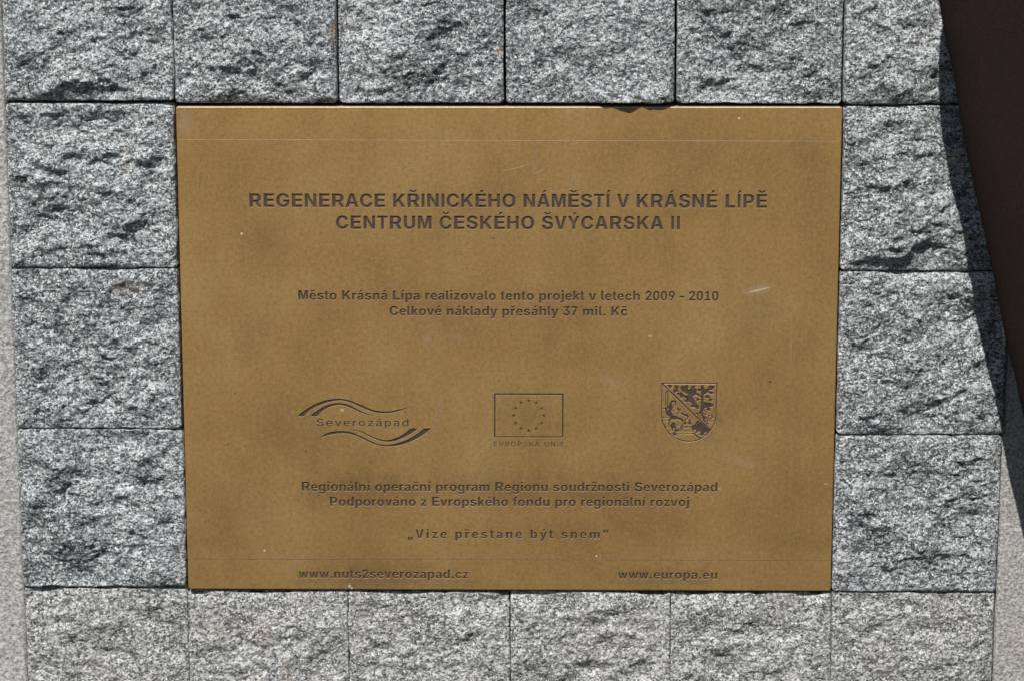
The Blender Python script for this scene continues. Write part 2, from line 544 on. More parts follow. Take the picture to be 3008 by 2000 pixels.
    ring = np.concatenate([idx[0, :], idx[1:, -1], idx[-1, -2::-1], idx[-2:0:-1, 0]])
    B = V[ring].copy()
    B[:, 1] = depth
    nb = len(ring)
    b0 = len(V)
    V = np.vstack([V, B])
    j = np.arange(nb)
    side = np.stack([ring, b0 + j, b0 + (j + 1) % nb, ring[(j + 1) % nb]], -1)
    return quad_mesh('stone', V, np.vstack([Q, side]), [M[mat]])


def D(x, y):                       # a mark seen at the 2358 px preview of the photograph
    return at(x * 3008 / 2358, y * 3008 / 2358)


def led(x, y, ln, a, ang=0):
    p = D(x, y)
    return (p[0], p[1], ln, a, ang)


wall = empty('granite_wall', (0, 0, -260))
tag(wall, 'wall of square grey split-faced granite stones around the brass plaque', 'stone wall')
WO = (0, 0, 260)
EX = dict(corner=2.4)
STONES = [
    # x0, x1, z0, z1, options: upper course from the left
    (-301.2, -200.5, 152.6, 252, dict(seed=1, ledges=[led(195, 197, 21, 1.7, 6), led(316, 80, 13, 1.0, 86), led(215, 60, 14, .6, 10), led(345, 160, 14, .7, 35)])),
    (-199.2, -102.2, 151.4, 252, dict(seed=2, ledges=[led(655, 200, 20, 1.1, -25), led(560, 150, 16, .6, 5), led(700, 175, 16, .8, 40)])),
    (-100.8, -3.1, 151.5, 252, dict(seed=3, amp=3.4, ledges=[led(880, 200, 20, .8, 10), led(1120, 170, 10, .9, 80), led(1010, 70, 12, .9, 10)])),
    (-1.7, 98.6, 151.5, 252, dict(seed=4, amp=2.4, ledges=[led(1240, 215, 16, .6, -10)], edge=-0.5, lip=(44, 99, 5.6))),
    (100.2, 198.2, 151.2, 252, dict(seed=5, amp=3.4, ledges=[led(1640, 200, 15, 1.2, -12), led(1878, 90, 22, 1.2, 88), led(1700, 95, 18, .6, 20)])),
    (199.8, 300.8, 150.8, 252, dict(seed=6, amp=3.8, ledges=[led(2110, 160, 22, .9, 0), led(2010, 215, 12, .8, 10)])),
    # left of the plaque, going down
    (-301.2, -200.7, 51.6, 150.9, dict(seed=7, chips=[(D(330, 240)[0], 26, 2.2, 2.5), (D(395, 240)[0], 6, 2.5, 5)], ledges=[led(165, 572, 16, 1.1, -3), led(310, 520, 20, 1.8, 22), led(345, 395, 22, .9, 62), led(250, 330, 16, .6, 0)])),
    (-301.6, -200.7, -47.8, 51.1, dict(seed=8, chips=[(D(455, 622)[0], 9, 5, 4.5), (D(250, 622)[0], 20, 2, 2)], ledges=[led(195, 930, 17, 1.6, 28), led(140, 700, 22, .8, 0), led(330, 800, 14, .7, 20)])),
    (-301.7, -200.4, -148.2, -48.3, dict(seed=9, amp=3.8, ledges=[led(200, 1120, 22, .6, 5), led(390, 1300, 12, .9, 80), led(240, 1310, 26, .8, 5)])),
    # right of the plaque, going down
    (200.5, 301.5, 50.4, 149.6, dict(seed=10, chips=[(D(2060, 245)[0], 10, 2.2, 2.5)], ledges=[led(2020, 597, 15, 1.5, 4), led(2100, 580, 12, 1.3, 25), led(2230, 330, 16, .6, 0), led(2150, 470, 22, .5, 5)])),
    (200.3, 301.5, -50.1, 49.8, dict(seed=11, amp=4.0, chips=[(D(2110, 628)[0], 22, 2.5, 2.5), (D(2240, 628)[0], 8, 2, 3)], ledges=[led(2150, 930, 26, .9, 25), led(2060, 800, 18, .6, 20), led(2270, 760, 16, .6, 0)])),
    (199.8, 300.9, -149.7, -50.7, dict(seed=12, amp=3.5, ledges=[led(2080, 1300, 22, .9, 10), led(2220, 1150, 20, .6, 20), led(2000, 1190, 12, .5, 40)])),
    # lower course
    (-301.2, -200.15, -252, -149.2, dict(seed=13, chips=[(D(110, 1357)[0], 8, 4, 5)])),
    (-199.85, -100.15, -252, -150.9, dict(seed=14, chips=[(D(450, 1362)[0], 8, 2.5, 5), (D(600, 1362)[0], 20, 1.5, 3)])),
    (-99.85, 0.5, -252, -150.9, dict(seed=15, xw=0.5, chips=[(D(930, 1362)[0], 14, 2, 4), (D(1165, 1362)[0], 5, 3, 6)])),
    (0.9, 100.2, -252, -150.9, dict(seed=16, xw=0.4, chips=[(D(1215, 1362)[0], 14, 2.5, 5)])),
    (100.5, 199.9, -252, -150.9, dict(seed=17, chips=[(D(1865, 1362)[0], 9, 3, 5), (D(1590, 1362)[0], 9, 2, 4)])),
    (200.3, 300.5, -252, -150.4, dict(seed=18)),
]
for n, (x0, x1, z0, z1, kw) in enumerate(STONES):
    if n >= 12:
        kw = dict(dict(amp=2.6, facet=0.45, bulge=1.2, edge=-2.0, base=0.2, mat='granite_pale', wob=1.6, xw=0.06, corner=1.6), **kw)
    o = link('stone', stone_mesh(x0, x1, z0, z1, **kw), wall, WO)


def slab_mesh(x0, x1, z0, z1, y, seed):
    nx, nz = max(2, int((x1 - x0) / 1.6)), int((z1 - z0) / 1.6)
    X, Z = np.meshgrid(np.linspace(x0, x1, nx), np.linspace(z0, z1, nz))
    d = np.minimum(np.minimum(X - x0, x1 - X), np.minimum(Z - z0, z1 - Z))
    h = 0.22 * fbm(X, Z, 5, 3, seed) + 0.25 * fbm(X, Z, 60, 2, seed + 1) - 0.5 * np.exp(-(d / 0.9) ** 2)
    V = np.stack([X, y - h, Z], -1).reshape(-1, 3)
    idx = np.arange(nx * nz).reshape(nz, nx)
    Q = np.stack([idx[:-1, :-1], idx[:-1, 1:], idx[1:, 1:], idx[1:, :-1]], -1).reshape(-1, 4)
    ring = np.concatenate([idx[0, :], idx[1:, -1], idx[-1, -2::-1], idx[-2:0:-1, 0]])
    B = V[ring].copy()
    B[:, 1] = 38
    j = np.arange(len(ring))
    b0 = len(V)
    side = np.stack([ring, b0 + j, b0 + (j + 1) % len(ring), ring[(j + 1) % len(ring)]], -1)
    return quad_mesh('border_slab', np.vstack([V, B]), np.vstack([Q, side]), [M['slab']])


for x0, x1, z0, z1, sd in ((-382, -302.6, -252, 252, 41), (302.3, 400, -252, 252, 53)):
    o = link('border_slab', slab_mesh(x0, x1, z0, z1, 4.5, sd), wall, WO)
    tag(o, 'pale smooth bush-hammered slab beside the split stones')


def box(name, x0, x1, y0, y1, z0, z1, mat, parent=None, loc=(0, 0, 0)):
    V = [(x, y, z) for x in (x0, x1) for y in (y0, y1) for z in (z0, z1)]
    F = [(0, 1, 3, 2), (4, 6, 7, 5), (0, 4, 5, 1), (2, 3, 7, 6), (0, 2, 6, 4), (1, 5, 7, 3)]
    return link(name, mesh(name, V, F, [mat]), parent, loc)


box('mortar_bed', -378, 396, 14, 60, -250, 250, M['mortar'], wall, WO)

# ---------------------------------------------------------------- the plaque
plaque = empty('brass_plaque')
tag(plaque, 'rectangular brass plaque with engraved text and three emblems, set in the grey stones', 'plaque')
DEP = 0.62
PW, PT, PB = 199.0, 149.3, -149.3
GLY = json.loads(r'''{" ":[556],"-":[666,[665,678,665,452,662,448,2,448,-1,452,2,682,662,682]],
".":[556,[453,175,453,118,443,85,429,58,382,11,352,-6,318,-16,258,-19,225,-12,188,4,159,25,134,52,117,82,107,112,104,158,107,182,117,212,134,242,168,276,188,289,248,309,312,309,348,299,375,286,402,266,427,238,443,208]],
"0":[1112,[518,1450,632,1446,695,1432,738,1416,795,1386,823,1365,890,1298,942,1218,990,1105,1019,985,1039,812,1039,618,1026,485,1013,412,990,325,942,212,903,148,876,115,798,47,742,17,698,1,642,-13,575,-19,518,-18,452,-9,362,21,288,67,244,108,210,148,157,238,111,365,84,498,72,652,74,828,91,972,124,1108,174,1225,234,1312,282,1359,318,1386,365,1412,408,1430,462,1443],
[555,1196,508,1189,462,1167,421,1125,394,1078,371,1012,354,928,344,828,341,695,344,602,354,505,371,422,394,355,421,308,462,267,508,244,568,238,622,250,665,278,699,318,725,372,746,438,763,538,769,622,771,768,766,862,753,962,736,1032,710,1095,689,1128,652,1166,605,1189]],
"1":[1112,[998,0,143,2,145,252,468,252,472,255,471,1158,458,1156,178,935,179,1212,455,1431,742,1432,743,1428,743,255,745,252,998,252]],
"2":[1112,[115,0,114,225,562,694,636,778,689,852,713,898,726,938,733,995,729,1052,719,1088,703,1122,679,1152,648,1176,615,1193,572,1203,542,1204,502,1200,468,1189,438,1173,411,1148,388,1115,371,1075,358,988,102,987,101,1032,108,1092,121,1148,140,1202,184,1278,245,1346,315,1396,392,1429,498,1449,585,1450,682,1436,762,1408,828,1370,871,1335,926,1272,960,1212,982,1148,996,1068,996,982,986,922,970,865,940,798,869,688,782,582,507,282,492,258,495,254,1012,254,1014,2]],
"3":[1112,[128,1431,978,1432,980,1428,979,1205,633,835,712,829,778,812,835,786,888,749,939,698,969,655,999,595,1023,515,1030,455,1029,382,1016,302,992,235,953,168,898,107,848,67,792,34,702,1,608,-17,515,-19,448,-13,385,1,305,31,225,80,164,138,107,225,74,322,65,395,68,408,338,408,347,365,364,328,384,302,415,274,445,257,485,244,562,237,635,254,665,270,695,296,716,325,732,358,743,398,746,442,740,498,719,552,690,592,648,626,605,646,562,656,378,658,375,662,375,862,648,1163,653,1175,128,1177]],
"7":[1112,[202,0,712,1162,714,1175,115,1177,115,1432,995,1432,998,1428,998,1172,482,2]],
"9":[1112,[295,0,610,535,552,521,502,516,438,518,372,531,312,554,265,581,224,615,191,652,157,702,135,748,117,798,104,862,97,942,98,998,107,1075,121,1132,158,1222,207,1295,268,1356,328,1396,395,1426,478,1446,588,1450,678,1436,728,1420,782,1395,858,1342,916,1282,966,1202,999,1108,1013,1022,1013,912,993,795,949,672,896,562,566,2],
[538,727,568,727,618,738,652,754,689,785,713,815,733,852,746,892,754,948,753,1005,746,1042,733,1082,709,1125,678,1160,648,1183,612,1200,562,1208,522,1206,485,1196,448,1176,420,1152,393,1118,371,1075,353,995,353,942,360,895,373,855,394,815,422,781,462,751,502,734]],
"A":[1444,[1399,2,1062,1,958,322,482,322,477,318,378,0,46,2,518,1432,912,1432,917,1428],[712,1183,623,808,553,565,882,564,801,838]],
"C":[1444,[1075,1376,1138,1336,1188,1296,1236,1245,1269,1202,1299,1152,1329,1085,1350,1018,1364,938,1055,936,1029,1015,1000,1065,958,1109,898,1147,828,1169,772,1176,682,1169,618,1150,558,1116,504,1065,461,1002,431,935,411,855,401,775,401,655,417,542,434,485,457,435,487,385,515,352,545,325,592,294,675,264,728,257,815,261,878,278,925,301,972,336,1009,382,1036,432,1055,496,1365,495,1353,422,1320,328,1259,225,1185,141,1092,71,1022,34,968,14,908,-3,835,-15,702,-18,575,1,518,17,445,47,338,114,302,145,241,212,171,318,134,402,117,455,91,598,85,702,87,792,97,882,111,948,134,1028,164,1098,227,1202,278,1262,318,1300,412,1366,478,1399,535,1420,658,1446,808,1449,888,1439,948,1426,1008,1406]],
"E":[1334,[1221,2,136,2,138,1432,1218,1432,1218,1175,485,1175,485,849,1162,849,1163,602,1158,597,485,597,483,258,1218,257]],
"G":[1556,[402,1342,522,1402,655,1439,742,1449,828,1451,962,1436,1085,1399,1145,1372,1202,1339,1268,1289,1310,1248,1376,1162,1419,1072,1439,998,1442,968,1115,968,1079,1042,1049,1082,1005,1120,952,1149,885,1169,822,1176,748,1173,675,1156,628,1136,585,1109,549,1078,514,1038,484,992,461,942,444,888,431,822,424,695,434,588,461,492,497,418,545,357,608,307,682,274,778,257,848,257,918,268,978,287,1028,314,1072,352,1103,392,1126,442,1140,502,1142,535,1138,537,826,538,826,768,1458,770,1459,548,1449,458,1426,368,1393,292,1343,215,1282,148,1208,91,1152,58,1082,27,1018,7,942,-9,855,-18,778,-19,648,-6,515,31,462,54,392,93,332,138,281,185,230,245,201,288,141,408,124,462,104,548,94,625,90,715,94,805,104,882,121,958,144,1028,184,1112,211,1155,264,1225,300,1262]],
"H":[1444,[122,0,122,1432,425,1431,428,860,1018,862,1018,1428,1022,1432,1322,1432,1324,2,1018,2,1018,602,428,603,426,2]],"I":[556,[138,1432,422,1432,424,1428,422,0,136,2]],
"K":[1444,[1394,2,1025,0,628,606,438,398,438,2,123,2,125,1432,435,1432,438,1428,435,726,511,842,604,965,995,1430,1375,1432,846,812]],
"L":[1222,[135,1431,475,1432,477,1428,477,258,1145,256,1145,1,134,2]],
"M":[1666,[112,1431,545,1431,740,808,783,625,835,366,877,585,927,805,1118,1428,1122,1432,1555,1431,1556,2,1273,2,1273,708,1282,1159,1206,845,1156,658,953,2,948,0,714,2,508,658,382,1145,392,698,392,2,112,1]],
"N":[1444,[1325,1432,1327,2,993,2,574,705,498,848,408,1040,424,682,424,2,118,1,118,1431,448,1432,452,1428,893,688,966,548,1035,389,1021,708,1020,1428,1022,1432]],
"O":[1556,[1088,1386,1152,1352,1205,1316,1292,1235,1339,1175,1377,1115,1406,1055,1432,982,1449,912,1463,825,1466,648,1446,502,1433,452,1399,362,1366,298,1326,238,1276,178,1237,142,1175,94,1125,64,1018,18,958,1,885,-13,802,-19,732,-18,598,1,548,14,465,47,392,87,348,118,305,154,256,205,227,242,180,315,154,368,124,448,94,598,88,688,91,795,111,935,128,995,157,1072,191,1135,228,1192,258,1230,322,1293,422,1363,542,1415,605,1433,682,1446,825,1450,965,1430],
[805,257,888,271,952,297,1008,337,1059,395,1100,468,1125,548,1139,635,1143,742,1132,848,1109,938,1075,1012,1029,1075,972,1123,905,1156,835,1172,765,1176,675,1163,608,1136,542,1089,498,1038,457,965,431,885,415,778,414,668,424,578,447,492,484,415,530,355,588,307,648,278,715,261]],
"P":[1334,[128,1,128,1431,795,1429,882,1416,942,1400,1012,1370,1068,1336,1139,1275,1196,1198,1233,1118,1253,1038,1260,925,1249,832,1223,745,1176,662,1117,595,1065,554,1008,521,912,484,832,467,765,461,455,459,453,2],
[453,1175,455,708,655,708,728,714,772,724,812,741,869,785,889,812,912,862,923,912,924,952,919,998,910,1035,892,1072,864,1108,805,1149,725,1172,678,1177]],
"R":[1444,[138,1432,808,1432,908,1423,1002,1403,1085,1372,1165,1326,1232,1268,1263,1232,1293,1185,1330,1092,1342,1028,1346,962,1336,858,1320,802,1293,742,1239,668,1168,607,1067,552,1401,2,1018,1,718,503,483,502,482,0,136,2],
[483,1175,485,753,738,754,802,761,845,771,892,790,928,815,952,842,979,898,986,942,986,985,979,1025,963,1068,939,1102,915,1123,862,1152,778,1173,725,1177]],
"S":[1334,[942,1409,1002,1382,1062,1346,1114,1302,1156,1255,1190,1202,1216,1138,1229,1085,1235,1018,928,1017,903,1092,880,1122,852,1146,818,1165,778,1180,722,1189,662,1191,612,1186,568,1176,528,1159,498,1139,470,1108,457,1082,450,1055,451,1012,460,982,481,952,515,924,545,907,635,874,855,823,948,793,1062,739,1118,700,1160,662,1197,615,1223,568,1239,525,1250,478,1255,428,1253,362,1239,292,1219,238,1169,158,1130,118,1092,87,995,34,888,1,812,-13,735,-19,578,-16,445,7,332,48,278,77,225,117,181,162,140,218,110,282,91,348,81,418,82,456,388,456,400,398,414,365,434,335,468,301,505,277,555,257,618,244,665,241,732,244,785,254,825,268,865,291,896,318,919,355,929,392,929,432,919,465,903,488,872,516,832,538,745,570,478,634,395,661,295,711,226,762,190,798,160,842,144,875,124,942,118,1002,121,1065,127,1105,147,1168,194,1248,228,1288,275,1329,368,1386,462,1422,585,1446,708,1451,828,1439]],
"T":[1222,[468,0,467,1172,465,1175,65,1175,63,1428,65,1432,1155,1432,1158,1428,1158,1178,1155,1175,758,1175,755,1172,755,2]],
"U":[1444,[125,1432,435,1432,437,1428,437,512,441,475,457,418,474,385,497,352,528,320,572,290,608,274,655,261,702,255,768,257,805,264,855,281,895,304,932,335,962,372,983,408,999,455,1008,528,1008,1428,1012,1432,1318,1432,1322,1428,1322,502,1316,422,1293,325,1260,252,1206,175,1132,104,1032,44,968,18,908,1,835,-13,762,-19,635,-16,498,11,442,30,385,57,345,81,288,124,214,205,181,258,154,318,134,388,124,462]],
"V":[1334,[45,1432,352,1432,354,1428,549,765,675,257,784,725,982,1428,985,1432,1288,1432,1291,1428,855,0,487,2,51,1402]],
"a":[1112,[998,2,718,0,715,145,708,144,658,76,608,34,532,-2,448,-19,362,-19,315,-13,255,4,182,40,127,88,97,132,74,185,63,238,61,312,67,365,84,418,108,462,138,498,168,523,212,550,305,585,408,606,598,628,652,641,686,662,700,692,696,745,677,785,638,816,582,833,505,833,442,813,392,774,358,721,92,761,105,805,134,862,163,902,208,946,285,996,362,1026,478,1049,572,1053,692,1036,788,1006,872,959,929,905,959,862,975,828,996,745],
[703,475,622,451,472,426,422,410,392,393,361,362,345,318,347,272,364,235,385,214,415,197,485,183,565,194,598,207,632,227,676,275,696,318,703,355]],
"b":[1222,[118,1432,415,1432,418,862,425,863,451,908,484,952,512,979,548,1006,595,1030,638,1043,735,1053,775,1049,835,1036,892,1016,935,993,982,959,1020,922,1076,842,1119,742,1143,625,1148,488,1136,365,1106,255,1059,165,995,88,915,30,832,-3,762,-16,682,-16,628,-6,568,17,512,54,460,108,426,165,415,167,412,1,116,2],
[658,221,705,234,735,251,766,278,793,315,816,365,829,412,839,492,839,545,832,608,819,662,800,708,776,745,742,779,708,799,665,813,622,816,572,809,528,792,496,768,457,722,435,675,420,625,411,552,411,482,420,412,437,355,457,315,488,275,522,247,565,227,608,219]],
"c":[1112,[855,51,772,11,665,-16,572,-22,458,-10,368,17,282,64,208,126,147,208,101,312,77,418,72,545,87,668,121,772,168,855,228,924,312,986,402,1025,495,1047,602,1053,688,1042,792,1012,872,970,943,908,990,845,1026,765,1039,712,1038,696,772,647,756,698,739,732,709,772,692,786,658,806,628,816,558,819,525,813,492,799,444,762,421,732,400,692,377,608,371,545,371,485,380,408,394,358,414,312,434,282,468,247,508,224,545,214,598,211,638,218,682,238,712,262,739,298,775,390,1042,342,1023,258,982,175,956,138,918,98]],
"d":[1222,[1105,1431,1106,2,812,0,809,165,805,167,796,165,759,105,715,58,662,21,595,-6,532,-17,435,-13,358,7,295,37,222,93,160,168,114,262,87,355,73,492,81,642,105,748,147,845,180,895,218,938,282,989,332,1016,385,1036,445,1049,485,1053,545,1050,585,1043,628,1029,678,1003,736,955,769,912,795,865,802,862,805,865,805,1428,808,1432],
[565,221,628,221,668,231,705,250,743,285,770,325,793,378,806,435,812,498,809,575,799,635,783,685,762,725,738,756,698,789,652,809,602,816,558,813,515,800,485,783,451,752,427,718,407,675,394,632,384,568,383,495,388,438,401,378,425,322,447,288,482,255,518,233]],
"e":[1112,[418,1033,502,1049,585,1053,695,1036,788,1003,855,963,923,902,973,832,1010,752,1033,668,1043,595,1045,445,1042,443,357,442,367,365,378,332,400,288,445,241,478,221,518,207,555,201,608,201,675,217,712,238,735,259,772,315,1029,268,1016,228,989,175,963,138,925,98,855,47,768,8,665,-16,572,-22,468,-13,362,18,275,64,204,125,151,195,105,292,77,408,71,542,85,662,117,765,164,852,201,898,242,939,332,1000],
[360,625,765,624,767,632,759,675,743,722,719,762,693,788,668,807,632,822,598,829,548,831,515,826,475,813,442,793,419,772,394,738,377,705,364,662]],
"f":[666,[175,0,173,812,17,815,16,1035,172,1038,174,1172,194,1288,214,1342,241,1388,270,1425,292,1443,362,1476,445,1492,535,1489,648,1466,650,1455,605,1222,538,1237,508,1236,482,1229,465,1219,447,1198,431,1142,432,1037,615,1035,615,818,612,814,429,812,429,2]],
"g":[1222,[1105,1036,1106,-12,1099,-78,1089,-128,1069,-185,1043,-235,982,-310,918,-359,822,-406,728,-429,612,-439,472,-433,412,-423,355,-406,265,-363,210,-322,164,-272,130,-215,112,-161,368,-93,394,-135,425,-166,468,-192,508,-206,548,-213,625,-213,678,-202,718,-186,752,-163,776,-135,802,-75,809,-28,810,178,808,183,787,182,762,138,736,105,702,74,665,51,595,24,525,15,418,21,335,44,258,85,198,136,141,215,107,288,87,362,74,468,74,572,87,682,114,775,147,845,198,917,262,975,338,1019,428,1046,485,1053,552,1049,608,1036,645,1022,685,999,735,957,769,915,802,862,810,865,812,1037],
[592,816,542,809,505,796,465,767,430,725,407,678,391,622,382,548,382,495,387,438,400,385,424,332,451,295,478,271,515,251,568,238,612,237,658,244,708,267,746,302,769,335,789,378,803,432,809,482,809,562,803,615,786,675,766,718,739,755,712,780,672,802,635,813]],
"h":[1222,[118,1432,412,1432,414,1428,415,839,464,922,532,990,595,1025,685,1049,728,1053,792,1049,892,1023,972,976,1006,945,1035,908,1060,868,1080,822,1103,715,1105,2,801,2,801,625,795,665,773,725,738,765,682,796,618,805,562,799,502,773,457,728,441,702,427,662,420,602,420,2,117,2]],
"i":[556,[432,1037,435,1035,435,2,122,1,121,1035],
[127,1432,149,1458,175,1479,232,1503,305,1506,368,1486,419,1445,439,1405,446,1345,439,1305,426,1275,388,1228,355,1204,332,1194,302,1187,258,1187,202,1204,172,1224,147,1248,118,1302,110,1338,110,1372]],
"j":[556,[432,1037,435,1035,435,-65,429,-138,416,-195,396,-245,356,-302,302,-349,258,-373,205,-393,135,-409,65,-417,-48,-418,-53,-415,-52,-172,18,-169,75,-153,103,-125,119,-75,121,1035],
[127,1432,148,1458,172,1477,232,1503,305,1506,368,1486,395,1469,420,1445,440,1405,446,1342,439,1305,427,1275,385,1224,355,1204,328,1193,298,1187,258,1187,202,1204,172,1224,150,1245,118,1302,111,1335,111,1375]],
"k":[1112,[115,1431,408,1432,411,1428,412,649,429,652,748,1037,1087,1035,710,585,1105,0,762,0,485,411,411,325,411,2,114,2]],
"l":[556,[108,1432,378,1432,382,1428,383,285,394,252,418,230,445,224,503,228,545,18,525,10,438,-6,368,-6,298,4,245,20,202,44,161,82,134,125,121,162,110,212,106,272]],
"m":[1778,[1663,2,1360,2,1360,652,1356,685,1336,738,1302,776,1255,800,1192,807,1132,795,1085,766,1055,725,1038,672,1035,2,745,0,743,658,739,688,720,738,685,776,642,799,578,807,528,799,485,776,445,732,424,678,418,638,418,2,118,0,116,1035,395,1036,408,838,434,892,460,932,495,970,542,1007,588,1030,652,1049,702,1055,768,1049,835,1026,895,981,943,915,982,821,1023,898,1072,956,1138,1006,1208,1036,1282,1053,1368,1053,1458,1030,1518,999,1561,965,1606,912,1639,845,1656,782,1663,702]],
"n":[1222,[1105,2,802,2,802,605,796,665,773,725,738,765,682,796,618,805,552,796,498,770,468,743,450,718,427,662,420,598,420,2,117,2,118,1037,402,1037,408,824,457,912,518,979,588,1023,665,1046,755,1053,815,1046,865,1033,938,999,1006,945,1035,908,1069,848,1089,792,1103,715]],
"o":[1222,[218,128,157,205,111,298,84,402,75,518,84,628,111,732,157,825,222,906,295,966,395,1016,518,1046,625,1053,725,1043,835,1013,932,963,1005,901,1063,828,1110,735,1139,618,1147,508,1136,392,1109,295,1062,202,997,122,925,64,835,18,722,-13,605,-22,498,-12,388,17,292,67],
[628,211,678,220,715,237,755,270,783,308,806,355,822,415,830,472,830,558,823,615,806,675,783,725,760,755,732,782,692,806,645,818,595,820,552,813,505,793,464,758,437,722,414,672,401,622,394,582,391,495,397,428,411,372,428,328,457,282,488,250,525,228,568,214]],
"p":[1222,[118,-418,116,1035,412,1036,415,862,425,863,467,932,512,979,572,1019,638,1043,705,1053,795,1046,858,1029,935,993,982,959,1020,922,1072,848,1116,752,1139,652,1148,545,1146,442,1139,385,1116,285,1069,182,1012,105,938,44,888,17,832,-3,738,-17,682,-16,642,-10,595,5,555,24,512,54,485,79,451,122,426,165,418,167,415,-418],
[658,221,705,234,735,251,766,278,793,315,816,365,829,412,839,492,839,545,832,608,819,662,800,708,776,745,742,779,708,799,665,813,622,816,572,809,528,792,496,768,457,722,435,675,420,625,411,552,411,482,420,412,437,355,457,315,488,275,522,247,565,227,608,219]],
"r":[778,[115,0,113,1035,395,1037,398,1035,398,855,408,853,435,918,457,955,488,990,535,1022,595,1046,632,1053,682,1053,742,1043,745,1038,745,782,668,793,608,794,538,780,498,759,468,735,441,702,417,652,407,588,407,2]],
"s":[1112,[969,128,902,71,812,24,695,-9,565,-22,435,-13,318,17,228,60,154,122,124,158,100,198,81,245,72,289,355,333,384,272,428,227,478,204,545,193,622,197,675,214,715,245,726,262,732,288,730,312,716,338,675,369,615,389,388,434,305,458,218,500,158,552,127,598,108,645,101,682,98,748,107,805,128,858,151,895,188,936,258,986,345,1022,458,1047,582,1053,682,1043,785,1016,868,976,905,950,941,915,963,888,992,838,1013,782,1015,772,1008,768,745,726,716,778,672,817,618,836,548,842,488,832,445,813,414,782,404,738,408,718,421,695,438,678,468,661,522,645,728,606,835,579,922,539,985,488,1016,445,1033,405,1043,358,1044,308,1036,252,1023,212,1000,168]],
"t":[666,[152,1320,428,1318,429,1038,608,1035,607,815,428,812,428,312,437,258,448,242,468,227,488,221,525,219,597,228,635,12,625,7,552,-9,478,-16,402,-13,325,4,268,31,229,62,194,105,171,152,151,248,150,812,22,814,17,818,17,1035,149,1038]],
"u":[1222,[118,1037,420,1035,420,428,427,368,448,315,482,274,532,245,588,233,655,238,718,264,766,312,793,372,801,425,801,1035,1105,1035,1105,2,818,2,815,212,812,213,766,128,705,61,668,34,632,15,548,-9,455,-13,362,4,285,37,217,92,174,148,150,195,134,242,121,308,117,365]],
"v":[1112,[26,1035,329,1035,503,465,558,232,621,485,787,1035,1087,1035,718,0,390,2]],
"w":[1556,[1533,1035,1238,0,950,2,834,425,778,688,720,425,603,2,313,2,25,1037,320,1035,403,655,478,272,649,1035,905,1037,989,672,1075,271,1144,632,1231,1035]],
"y":[1112,[108,-396,107,-382,168,-159,265,-178,305,-176,345,-160,368,-138,386,-105,398,-5,26,1035,327,1035,496,482,523,375,548,242,610,482,789,1035,1085,1037,660,-145,629,-215,589,-282,542,-336,505,-366,452,-396,392,-416,315,-425,222,-423,162,-413]],
"z":[1000,[102,1,101,175,558,798,555,802,118,802,115,805,115,1035,882,1037,883,845,455,238,898,235,899,2]],"Á":[1444,[1399,2,1062,1,958,322,482,322,477,318,378,0,46,2,518,1432,912,1432,917,1428],
[712,1183,623,808,553,565,882,564,801,838],[1013,1828,818,1555,618,1555,615,1558,745,1830]],
"É":[1334,[1221,2,136,2,138,1432,1218,1432,1218,1175,485,1175,485,849,1162,849,1163,602,1158,597,485,597,483,258,1218,257],[1017,1828,795,1556,562,1555,708,1830]],
"Í":[556,[138,1432,422,1432,424,1428,422,0,136,2],[546,1828,342,1555,132,1555,129,1558,262,1828]],"Ý":[1334,[812,0,529,2,529,532,45,1432,378,1430,609,955,672,800,738,962,958,1431,1288,1432,814,532],
[944,1828,762,1556,572,1555,568,1558,688,1828]],
"á":[1112,[998,2,718,0,715,145,708,144,658,76,608,34,532,-2,448,-19,362,-19,315,-13,255,4,182,40,127,88,97,132,74,185,63,238,61,312,67,365,84,418,108,462,138,498,168,523,212,550,305,585,408,606,598,628,652,641,686,662,700,692,696,745,677,785,638,816,582,833,505,833,442,813,392,774,358,721,92,761,105,805,134,862,163,902,208,946,285,996,362,1026,478,1049,572,1053,692,1036,788,1006,872,959,929,905,959,862,975,828,996,745],
[703,475,622,451,472,426,422,410,392,393,361,362,345,318,347,272,364,235,385,214,415,197,485,183,565,194,598,207,632,227,676,275,696,318,703,355],[846,1502,652,1187,449,1188,576,1502]],
"é":[1112,[418,1033,502,1049,585,1053,695,1036,788,1003,855,963,923,902,973,832,1010,752,1033,668,1043,595,1045,445,1042,443,357,442,367,365,378,332,400,288,445,241,478,221,518,207,555,201,608,201,675,217,712,238,735,259,772,315,1029,268,1016,228,989,175,963,138,925,98,855,47,768,8,665,-16,572,-22,468,-13,362,18,275,64,204,125,151,195,105,292,77,408,71,542,85,662,117,765,164,852,201,898,242,939,332,1000],
[360,625,765,624,767,632,759,675,743,722,719,762,693,788,668,807,632,822,598,829,548,831,515,826,475,813,442,793,419,772,394,738,377,705,364,662],[845,1502,655,1187,457,1188,582,1503]],
"í":[556,[432,1037,435,1035,435,2,122,1,121,1035],[587,1502,382,1187,167,1188,302,1502]],
"ý":[1112,[108,-396,107,-382,168,-159,265,-178,305,-176,345,-160,368,-138,386,-105,398,-5,26,1035,327,1035,496,482,523,375,548,242,610,482,789,1035,1085,1037,660,-145,629,-215,589,-282,542,-336,505,-366,452,-396,392,-416,315,-425,222,-423,162,-413],
[840,1502,655,1189,458,1188,582,1503]],
